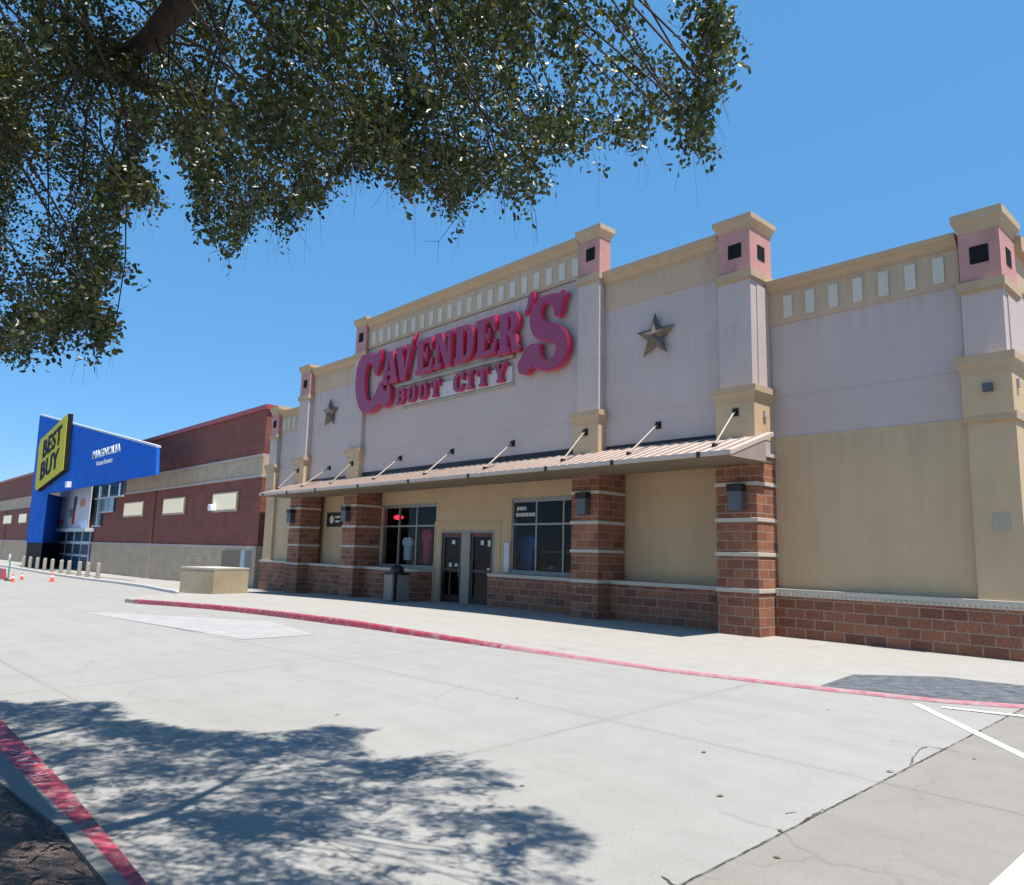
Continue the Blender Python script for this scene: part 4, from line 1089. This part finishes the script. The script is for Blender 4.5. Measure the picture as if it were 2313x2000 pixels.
for (a, b, z0, z1, m_) in ((-75.1, -72.2, 5.0, 5.2, 'tag_grey'), (-75.1, -72.8, 4.4, 4.5, 'tag_grey'), (-75.1, -72.0, 3.7, 3.8, 'tag_grey'), (-74.9, -74.1, 3.1, 3.5, 'tag_red'), (-73.7, -73.0, 3.1, 3.5, 'tag_red'), (-71.1, -70.2, 3.6, 4.3, 'tag_green'), (-70.0, -69.1, 4.2, 5.3, 'tag_dark'), (-70.1, -69.3, 3.0, 4.2, 'tag_red'), (-69.1, -68.0, 3.3, 4.6, 'paper'), (-67.9, -66.2, 4.4, 5.0, 'tag_orange'), (-67.9, -65.6, 2.9, 3.3, 'cloth_blue')):
    ba.box(a, b, yb2, YB - .5, z0, z1, m_)
tag(ba.build('banner'), 'pale printed banner with coloured blocks above the doors of the blue entrance', 'banner')

# yellow tag sign
ang = R(7.6); c_, s_ = math.cos(ang), math.sin(ang)
cxs, czs = -69.5, 8.55
def rot(u, v): return (cxs + u * c_ - v * s_, czs + u * s_ + v * c_)
ys_ = empty('tag_sign', (cxs, 13.2, czs))
tag(ys_, 'tilted yellow tag-shaped sign with bold black letters on the blue entrance', 'sign')
W2, H2 = 4.75, 2.25
prof = [rot(-W2, -H2 + .35), rot(-W2 + .5, -H2), rot(W2, -H2), rot(W2, H2), rot(-W2 + .5, H2), rot(-W2, H2 - .35)]
q = B_(); q.prism_y(prof, 13.12, 13.49, 'black'); q.build('cabinet', ys_)
prof = [rot(-W2 + .03, -H2 + .38), rot(-W2 + .5, -H2 + .03), rot(W2 - .03, -H2 + .03), rot(W2 - .03, H2 - .03), rot(-W2 + .5, H2 - .03), rot(-W2 + .03, H2 - .38)]
q = B_(); q.prism_y(prof, 13.09, 13.12, 'yellow'); q.build('face', ys_)
for body, v, sx_ in (('BEST', 0.92, 1.36), ('BUY', -0.92, 1.50)):
    t = text_mesh(body, 2.05, 'black_letter', 0.055, .02, 'lettering', sx_, 1.08)
    t.rotation_euler = (R(90), -ang, 0)
    px, pz = rot(0.25 if body == 'BEST' else -0.1, v - .02)
    t.matrix_world = Matrix.Translation((px, 13.065, pz)) @ Matrix.Rotation(-ang, 4, 'Y') @ Matrix.Rotation(R(90), 4, 'X')
    mw = t.matrix_world.copy(); t.parent = ys_; t.matrix_parent_inverse = Matrix.Translation(-ys_.location)
    t.matrix_basis = mw
q = B_(); q.lathe(0, 0, [(.16, 0), (.16, .02)], 'blue', 16)
# white lettering beside it
ws_ = empty('wall_lettering', (-54.6, 13.45, 7.3))
for body, px, pz, size, sx_ in (('MAGNOLIA', -54.6, 7.58, .72, 1.75), ('home theater', -54.7, 6.93, .46, 1.5)):
    t = text_mesh(body, size, 'white_letter', .02 if size > .5 else .006, .03, 'lettering', sx_)
    t.rotation_euler = (R(90), 0, 0); t.parent = ws_; t.location = Vector((px, 13.46, pz)) - ws_.location
tag(ws_, 'two small rows of white lettering on the blue wall right of the yellow tag sign', 'lettering')
q = B_(); q.box(-63.8, -63.2, 13.2, 13.49, 5.62, 6.05, 'white_letter'); tag(q.build('entrance_camera'), 'small white camera box under the lower edge of the blue entrance wall', 'camera')

# ------------------------------------------------------------------ bollards, cones, post
b0 = empty('bollard', (0, 0, 0))
q = B_(); q.lathe(0, 0, [(.125, -.25), (.125, .86), (.11, .91), (.06, .94), (.01, .95)], 'bollard', 16); q.build('post', b0)
q = B_(); q.lathe(0, 0, [(.15, -.1), (.15, .03)], 'kerb', 16); q.build('foot', b0)
bxs = [-74.1, -71.5, -68.8, -66.2, -63.7, -60.9, -58.7, -55.9, -53.8, -51.4]
ords = ['leftmost', 'second', 'third', 'fourth', 'fifth', 'sixth', 'seventh', 'eighth', 'ninth', 'tenth']
for k, x in enumerate(bxs):
    o = b0 if k == 0 else copy_tree(b0)
    o.location = (x, 12.95, gz(x)); s_k = 1.0
    lab = ('leftmost pale bollard in the row before the blue entrance' if k == 0 else 'rightmost pale bollard in the row, nearest the tan brick wall' if k == 9 else f'{ords[k]} pale bollard from the left in the row before the blue entrance')
    tag(o, lab, 'bollard', 'bollards before the blue entrance')
def cone(x, y, s, label):
    z = rz(x); r = empty('traffic_cone', (x, y, z))
    q = B_(); q.box(x - .20 * s, x + .20 * s, y - .20 * s, y + .20 * s, z, z + .04 * s, 'orange'); q.build('base', r)
    q = B_(); q.lathe(x, y, [(.15 * s, z + .04 * s), (.10 * s, z + .34 * s), (.035 * s, z + .74 * s), (.02 * s, z + .75 * s)], 'orange', 16); q.build('cone', r)
    q = B_(); q.lathe(x, y, [(.104 * s, z + .34 * s), (.076 * s, z + .50 * s)], 'white_letter', 16); q.build('stripe', r)
    return tag(r, label, 'cone', 'orange cones by the bollards')
cone(-49.6, 10.15, .72, 'orange traffic cone in front of the middle of the bollard row')
cone(-49.6, 8.25, .62, 'orange traffic cone left of the bollards, beside the round-topped post')
cone(-53.2, 9.3, .6, 'small orange traffic cone farther back, between the round-topped post and the bollards')
z = rz(-52); pr = empty('post_sign', (-51.6, 8.35, z))
q = B_(); q.tube([(-51.6, 8.35, z), (-51.6, 8.35, z + 1.2)], .04, 'tag_green', 8); q.build('post', pr)
q = B_(); q.lathe(-51.6, 8.35, [(.20, z), (.18, z + .07)], 'plastic_black', 14); q.build('foot', pr)
q = B_(); q.prism_y([(-51.6 + .22 * math.cos(a), z + 1.3 + .22 * math.sin(a)) for a in [i * math.pi / 8 for i in range(16)]], 8.28, 8.31, 'white_letter'); q.build('disc', pr)
tag(pr, 'short green post with a round white disc by the left edge of the lot', 'sign')
z = rz(-54); q = B_(); q.box(-56.6, -53.4, 8.35, 8.6, z, z + .12, 'red_metal'); q.frustum((-56.5, -53.5, 8.38, 8.57), (-56.4, -53.6, 8.43, 8.52), z + .12, z + .62, 'red_metal')
tag(q.build('barrier'), 'low red barrier at the far left edge of the lot', 'barrier')

# ------------------------------------------------------------------ low stone enclosure at the end of the sidewalk
a20 = R(17); ca, sa = math.cos(a20), math.sin(a20)
C0 = Vector((-29.15, 11.4)); ux = Vector((-ca, -sa)); uy = Vector((-sa, ca))
z0 = -0.75; z1 = 0.68; Lx, Ly = 2.0, 1.65
corner = [C0, C0 + uy * Ly, C0 + uy * Ly + ux * Lx, C0 + ux * Lx]
enc = empty('stone_enclosure', (-30, 11.8, -.28))
q = B_(); q.prism_z([(p.x, p.y) for p in corner], z0, z1, 'stone'); q.build('wall', enc)
o_ = .012; cc2 = [C0 - ux * o_ - uy * o_, C0 + uy * (Ly + o_) - ux * o_, C0 + uy * (Ly + o_) + ux * (Lx + o_), C0 + ux * (Lx + o_) - uy * o_]
q = B_(); q.prism_z([(p.x, p.y) for p in cc2], z1, z1 + .06, 'band'); q.build('coping', enc)
tag(enc, 'low tan stone enclosure with pale coping between the brick store and the porch', 'stone enclosure')

# ------------------------------------------------------------------ the live oak
SIL = np.array([(-4000, 784), (0, 784), (33, 781), (60, 800), (112, 785), (145, 725), (180, 735), (223, 762), (268, 750), (250, 700), (212, 670), (215, 640), (245, 614), (290, 603), (257, 525), (245, 480), (300, 450), (368, 440), (345, 405), (312, 357), (318, 310), (368, 290), (420, 345), (447, 400), (435, 480), (470, 525), (525, 553), (569, 495), (600, 470), (630, 480), (642, 536), (660, 470), (725, 440), (770, 400), (804, 380), (860, 346), (915, 424), (971, 435), (1000, 445), (1038, 496), (1050, 440), (1127, 413), (1194, 441), (1230, 395), (1190, 330), (1261, 324), (1340, 324), (1418, 301), (1462, 315), (1440, 268), (1529, 257), (1575, 345), (1590, 357), (1590, 268), (1630, 156), (1652, 95), (1641, 0), (1660, -200), (1700, -4000), (-4000, -4000)], float)
SHA = np.array([(-4000, 1560), (0, 1573), (60, 1580), (130, 1572), (250, 1578), (300, 1620), (420, 1640), (560, 1650), (640, 1650), (740, 1632), (850, 1645), (800, 1690), (880, 1712), (940, 1700), (1020, 1690), (1090, 1720), (1170, 1768), (1090, 1795), (1130, 1835), (1210, 1810), (1270, 1855), (1315, 1880), (1300, 1930), (1290, 2010), (1290, 4000), (-4000, 4000)], float)
def inpoly(px, py, poly):
    ins = np.zeros(px.shape, bool); n = len(poly); j = n - 1
    for i in range(n):
        xi, yi = poly[i]; xj, yj = poly[j]
        cnd = ((yi > py) != (yj > py)) & (px < (xj - xi) * (py - yi) / (yj - yi + 1e-12) + xi)
        ins ^= cnd; j = i
    return ins
def allowed(P, sil=True, sha=True):
    px, py, dep = project(P)
    infr = (dep > 0.2) & (px > -150) & (px < 2500) & (py > -200) & (py < 2150)
    ok = (~infr | inpoly(px, py, SIL)) if sil else np.ones(len(P), bool)
    Q = P.copy(); t = P[:, 2]
    Q[:, 0] = P[:, 0] - SUN.x / SUN.z * t; Q[:, 1] = P[:, 1] - SUN.y / SUN.z * t; Q[:, 2] = 0
    qx, qy, qd = project(Q)
    inf2 = (qd > 0.2) & (qx > -150) & (qx < 2450) & (qy > 1250) & (qy < 2100)
    if sha:
        ok &= ~inf2 | inpoly(qx, qy, SHA)
        ok &= (qd < 0.2) | (Q[:, 1] < 4.3)
    dc = np.linalg.norm(P - np.array([0, 0, CAM_H]), axis=1)
    ok &= dc > 3.1
    return ok
def crown_points(n):
    P = np.column_stack([rng.uniform(-12.6, 1.2, n), rng.uniform(-5.5, 4.4, n), rng.uniform(2.3, 8.4, n)])
    e = ((P[:, 0] + 5.3) / 6.6) ** 2 + ((P[:, 1] + 0.5) / 5.0) ** 2 + ((P[:, 2] - 3.6) / 4.2) ** 2
    keep = (e < 1.0) & ((e > 0.30) | (P[:, 2] < 5.2))
    # keep the middle of the crown's underside open above the trunk
    hole = ((P[:, 0] + 4.3) / 2.3) ** 2 + ((P[:, 1] + 1.2) / 1.9) ** 2 < 1
    keep &= ~(hole & (P[:, 2] < 4.3))
    P = P[keep]
    # airy openings in the crown
    gp = np.sin(P[:, 0] * 2.1 + 1.3 * np.sin(P[:, 1] * 1.7)) * np.sin(P[:, 1] * 2.6 + 1.1 * np.sin(P[:, 2] * 1.9 + P[:, 0])) * np.sin(P[:, 2] * 2.9 + P[:, 0] * .8)
    P = P[gp > -0.26]
    # sparser towards the outer, right-hand tips
    far = np.clip((P[:, 0] + 5.2) / 4.0, 0, 1)
    P = P[rng.random(len(P)) > far * .62]
    return P[allowed(P)]
# cluster seeds give the light and dark clumps; a share of them hang along the crown's rim
seeds = crown_points(30000)
clump = seeds[rng.choice(len(seeds), min(1150, len(seeds)), replace=False)]
def ray_dir(px, py):
    d = np.array(RX) * (px - CX) / FPX - np.array(UY) * (py - CY) / FPX + np.array(FW)
    return d
def rim(poly, ground, n):
    out = []
    segs = [(poly[i], poly[(i + 1) % len(poly)]) for i in range(len(poly))]
    segs = [(a, b) for a, b in segs if min(a[0], b[0]) > -200 and max(a[0], b[0]) < 2000 and min(a[1], b[1]) > -250 and max(a[1], b[1]) < 2020]
    ln = np.array([math.hypot(*(b - a)) for a, b in segs]); ln /= ln.sum()
    for _ in range(n):
        a, b = segs[rng.choice(len(segs), p=ln)]
        q = a + (b - a) * rng.random() + rng.normal(0, 13, 2)
        q = q + np.array([0, -rng.uniform(8, 60)]) if not ground else q + np.array([-rng.uniform(-10, 40), rng.uniform(6, 50)])
        d = ray_dir(q[0], q[1])
        if ground:
            t = -CAM_H / d[2]; g0 = np.array([0, 0, CAM_H]) + d * t
            hs = rng.uniform(2.6, 6.4, 40)[:, None]
            cand = g0 + np.array([SUN.x / SUN.z, SUN.y / SUN.z, 1.0]) * hs
        else:
            cand = np.array([0, 0, CAM_H]) + d / np.linalg.norm(d) * rng.uniform(3.4, 11, 40)[:, None]
            cand = cand[(cand[:, 1] > 0.5) & (cand[:, 2] < 7.5) & (cand[:, 0] > -13)]
        if len(cand) == 0: continue
        cand = cand[allowed(cand)]
        if len(cand): out.append(cand[0])
    return np.array(out)
rimA = rim(SIL, False, 420); rimB = rim(SHA, True, 380)
print('rim', len(rimA), len(rimB))
NB = 37000
idx = rng.integers(0, len(clump), NB)
Pc = clump[idx] + rng.normal(0, 1, (NB, 3)) * np.array([.13, .13, .12])
rm = np.vstack([rimA, rimB]); cnt_ = rng.integers(2, 11, len(rm)); cnt_ = np.maximum(2, (cnt_ * np.where(rm[:, 0] > -3.2, .6, 1.0)).astype(int)); ri = np.repeat(np.arange(len(rm)), cnt_)
# rim clumps are strands: those under the crown hang down, those round its edge reach outward
nA = len(rimA)
sdir = rng.normal(0, .32, (len(rm), 3)); sdir[:nA, 2] = -1
out = rm[nA:] - np.array([-4.8, -1.2, 0]); out[:, 2] = 0; out /= np.linalg.norm(out, axis=1)[:, None]
sdir[nA:] += out; sdir[nA:, 2] -= .25
sdir /= np.linalg.norm(sdir, axis=1)[:, None]
off_ = rng.normal(0, .12, len(ri)); off_ = np.where(rng.random(len(ri)) < .3, np.abs(off_) * 1.9, off_)
Pr = rm[ri] + rng.normal(0, 1, (len(ri), 3)) * .034 + sdir[ri] * off_[:, None]
isA = ri < nA
okr = allowed(Pr + sdir[ri] * .03)
Pc = Pc[allowed(Pc)]; Pr = Pr[okr]; rd_ = sdir[ri][okr]
loose = crown_points(12000)
stray = np.array([(-9.9, 1.5, 2.95), (-10.4, 1.55, 3.25), (-9.6, 1.45, 2.7)])
nI = len(Pc) + 1000
Pc = np.vstack([Pc, loose[:1000], Pr])
RD = np.vstack([np.zeros((nI, 3)), rd_])
px_, py_, dp_ = project(Pc)
limbzone = (px_ > 215) & (px_ < 520) & (py_ < 200) & (py_ > -120) & (dp_ < 4.4)
Pc = Pc[~limbzone]; RD = RD[~limbzone]
nS = len(Pc)
LV = 21
# each spray: a drooping twig with leaves
jit = rng.normal(0, 1, (nS, 3)) * .04
dirv = Pc - np.array([-4.3, -0.9, 3.4]); dirv /= np.linalg.norm(dirv, axis=1)[:, None]
isr = np.abs(RD).sum(1) > 0
dirv[:, 2] -= 0.75; dirv += rng.normal(0, .35, dirv.shape); dirv[isr] = RD[isr] * 1.3 + rng.normal(0, .35, (isr.sum(), 3)); dirv /= np.linalg.norm(dirv, axis=1)[:, None]
Ls = rng.uniform(.10, .27, nS); Ls[isr] *= .62
tipok = isr | allowed(Pc + dirv * Ls[:, None] * .95 - np.array([0, 0, .03]) + jit)
Pc = Pc[tipok]; dirv = dirv[tipok]; Ls = Ls[tipok]; nS = len(Pc)
t = rng.uniform(0, 1, (nS, LV))
pos = Pc[:, None, :] + dirv[:, None, :] * (t * Ls[:, None])[:, :, None]
pos[:, :, 2] -= (t ** 2) * .05
pos += rng.normal(0, .026, pos.shape)
tint = np.repeat(np.clip(rng.normal(.45, .17, nS), 0, 1)[:, None], LV, 1) + rng.normal(0, .15, (nS, LV))
pos = pos.reshape(-1, 3); tint = np.clip(tint.reshape(-1), 0, 1)
ok = np.linalg.norm(pos - np.array([0, 0, CAM_H]), axis=1) > 2.3; pos = pos[ok]; tint = tint[ok]
nL = len(pos)
def randdir(n):
    v = rng.normal(0, 1, (n, 3)); return v / np.linalg.norm(v, axis=1)[:, None]
ax = randdir(nL); ax[:, 2] -= .4; ax /= np.linalg.norm(ax, axis=1)[:, None]
nr = randdir(nL); nr[:, 2] += .5
sd_ = np.cross(ax, nr); sd_ /= np.linalg.norm(sd_, axis=1)[:, None] + 1e-9
nrm = np.cross(sd_, ax)
L = rng.uniform(.023, .041, nL)[:, None]; Wd = L * rng.uniform(.22, .32, nL)[:, None]
v0 = pos; v1 = pos + ax * L * .35 + sd_ * Wd + nrm * L * .06; v2 = pos + ax * L * .75 + sd_ * Wd * .85 + nrm * L * .05
v3 = pos + ax * L; v4 = pos + ax * L * .75 - sd_ * Wd * .85 + nrm * L * .05; v5 = pos + ax * L * .35 - sd_ * Wd + nrm * L * .06
V = np.stack([v0, v1, v2, v3, v4, v5], 1).reshape(-1, 3).astype(np.float32)
tree = empty('oak_tree', (-4.3, -1.0, 0))
tag(tree, 'dark live oak whose dense drooping crown hangs over the top left, hair-thin twigs below', 'tree')
me = bpy.data.meshes.new('crown')
me.vertices.add(len(V)); me.vertices.foreach_set('co', (V - np.array([-4.3, -1.0, 0], np.float32)).ravel())
b_ = np.arange(nL) * 6
Q_ = np.stack([b_, b_ + 1, b_ + 2, b_ + 3, b_, b_ + 3, b_ + 4, b_ + 5], 1).reshape(-1).astype(np.int32)
me.loops.add(len(Q_)); me.loops.foreach_set('vertex_index', Q_)
me.polygons.add(nL * 2); me.polygons.foreach_set('loop_start', np.arange(nL * 2, dtype=np.int32) * 4)
me.polygons.foreach_set('loop_total', np.full(nL * 2, 4, np.int32))
at = me.attributes.new('tint', 'FLOAT', 'FACE'); at.data.foreach_set('value', np.repeat(tint, 2).astype(np.float32))
me.materials.append(M['leaf']); me.update(); me.validate()
co = bpy.data.objects.new('crown', me); col.objects.link(co); co.parent = tree
print('leaves', nL, 'sprays', nS)

# trunk and limbs
tr = B_()
def wob(a, b, n, amp):
    a, b = Vector(a), Vector(b); out = [a]
    for k in range(1, n): out.append(a.lerp(b, k / n) + Vector((random.uniform(-1, 1), random.uniform(-1, 1), random.uniform(-.6, .6))) * amp)
    return out + [b]
tr.tube(wob((-4.3, -1.0, -.1), (-4.1, -.95, 1.9), 5, .04), [.34, .26, .24, .23, .22, .24], 'bark', 14)
limbs = [[(-4.1, -.95, 1.8), (-3.7, -.5, 3.2), (-3.3, .5, 4.6), (-3.25, 1.0, 4.8), (-3.75, 1.12, 4.52), (-4.55, 1.12, 4.62), (-5.66, 1.12, 4.99), (-7.5, 1.1, 5.8)],
         [(-4.1, -.95, 1.8), (-5.2, -1.2, 3.2), (-7.0, -1.4, 4.6), (-9.2, -1.2, 5.6)],
         [(-4.1, -.95, 1.8), (-3.4, -1.3, 3.2), (-2.4, -1.6, 4.6), (-1.6, -2.4, 5.6)],
         [(-4.1, -.95, 1.9), (-4.4, -1.6, 3.6), (-4.6, -2.8, 5.2), (-4.7, -3.9, 6.2)],
         [(-3.25, 1.0, 4.8), (-3.2, 1.7, 5.2), (-3.6, 2.4, 5.5)],
         [(-3.7, -.3, 2.9), (-2.9, .2, 4.4), (-2.6, .7, 5.8)],
         [(-5.66, 1.12, 4.99), (-6.0, 1.9, 5.2), (-6.8, 2.3, 5.4)]]
lr = [(.20, .14, .10, .09, .078, .066, .05, .02), (.17, .12, .08, .03), (.15, .11, .07, .03), (.16, .12, .08, .03), (.09, .06, .02), (.10, .07, .03), (.07, .05, .02)]
nodes = []
for Lm, rr in zip(limbs, lr):
    tr.tube(Lm, rr, 'bark', 10)
    for a, b in zip(Lm[1:], Lm[2:]):
        for k in range(4): nodes.append(Vector(a).lerp(Vector(b), k / 4))
trunk = tr.build('trunk', tree)
# secondary branches run from the limbs to the clumps
br = B_()
nod = np.array([tuple(n) for n in nodes])
for c in np.vstack([clump[:120], rimA[:70]]):
    d = np.linalg.norm(nod - c, axis=1); i = int(np.argmin(d))
    if d[i] > 4.5: continue
    a, b = Vector(nod[i]), Vector(c)
    mid = a.lerp(b, .5) + Vector((random.uniform(-.22, .22), random.uniform(-.22, .22), .14 * d[i]))
    q1 = a.lerp(mid, .5) + Vector((random.uniform(-.06, .06), random.uniform(-.06, .06), .05 * d[i])); q2 = mid.lerp(b, .55) + Vector((random.uniform(-.08, .08), random.uniform(-.08, .08), .03))
    pl_ = np.array([tuple(q1), tuple(mid), tuple(q2), tuple(b)])
    if not allowed(pl_).all(): continue
    r0 = .007 + .0035 * d[i]
    br.tube([a, q1, mid, q2, b], [r0, r0 * .8, r0 * .6, r0 * .4, .004], 'bark', 5, False)
br.build('branches', tree)
# hair-thin bare twigs hanging below the crown's lower edge
tw = B_()
px, py, dep = project(Pc)
vis = np.where((dep > .3) & (px > 150) & (px < 1700) & (py > 60) & (py < 800))[0]
cnt = 0
rng.shuffle(vis)
for i in vis:
    a = Pc[i]; Lt = random.uniform(.14, .30) if random.random() < .6 else random.uniform(.3, .5)
    tip = a + np.array([random.uniform(-.10, .16), random.uniform(-.06, .10), -Lt])
    if inpoly(*[np.array([v]) for v in project(tip[None, :])[:2]][:2] if False else (project(tip[None, :])[0], project(tip[None, :])[1], SIL))[0]: continue
    A, Bv = Vector(a), Vector(tip)
    mid = A.lerp(Bv, .5) + Vector((random.uniform(-.03, .03), random.uniform(-.03, .03), .0))
    tw.tube([A, mid, Bv], [.0013, .0009, .0005], 'twig', 3, False)
    if random.random() < .35:
        e = mid + Vector((random.uniform(-.10, .10), random.uniform(-.05, .05), random.uniform(-.16, -.04))); tw.tube([mid, e], [.0014, .0006], 'twig', 3, False)
    cnt += 1
    if cnt >= 260: break
# one longer forked twig
fk = Vector((-3.55, 2.75, 3.72))
tw.tube([fk + Vector((.05, .0, .5)), fk, fk + Vector((-.12, -.06, -.16)), fk + Vector((-.12, -.06, -.30))], [.004, .003, .002, .001], 'twig', 4, False)
tw.tube([fk + Vector((-.12, -.06, -.16)), fk + Vector((-.22, -.1, -.14))], [.002, .001], 'twig', 4, False)
tag(tw.build('twigs', tree), kind='stuff')
print('twigs', cnt)
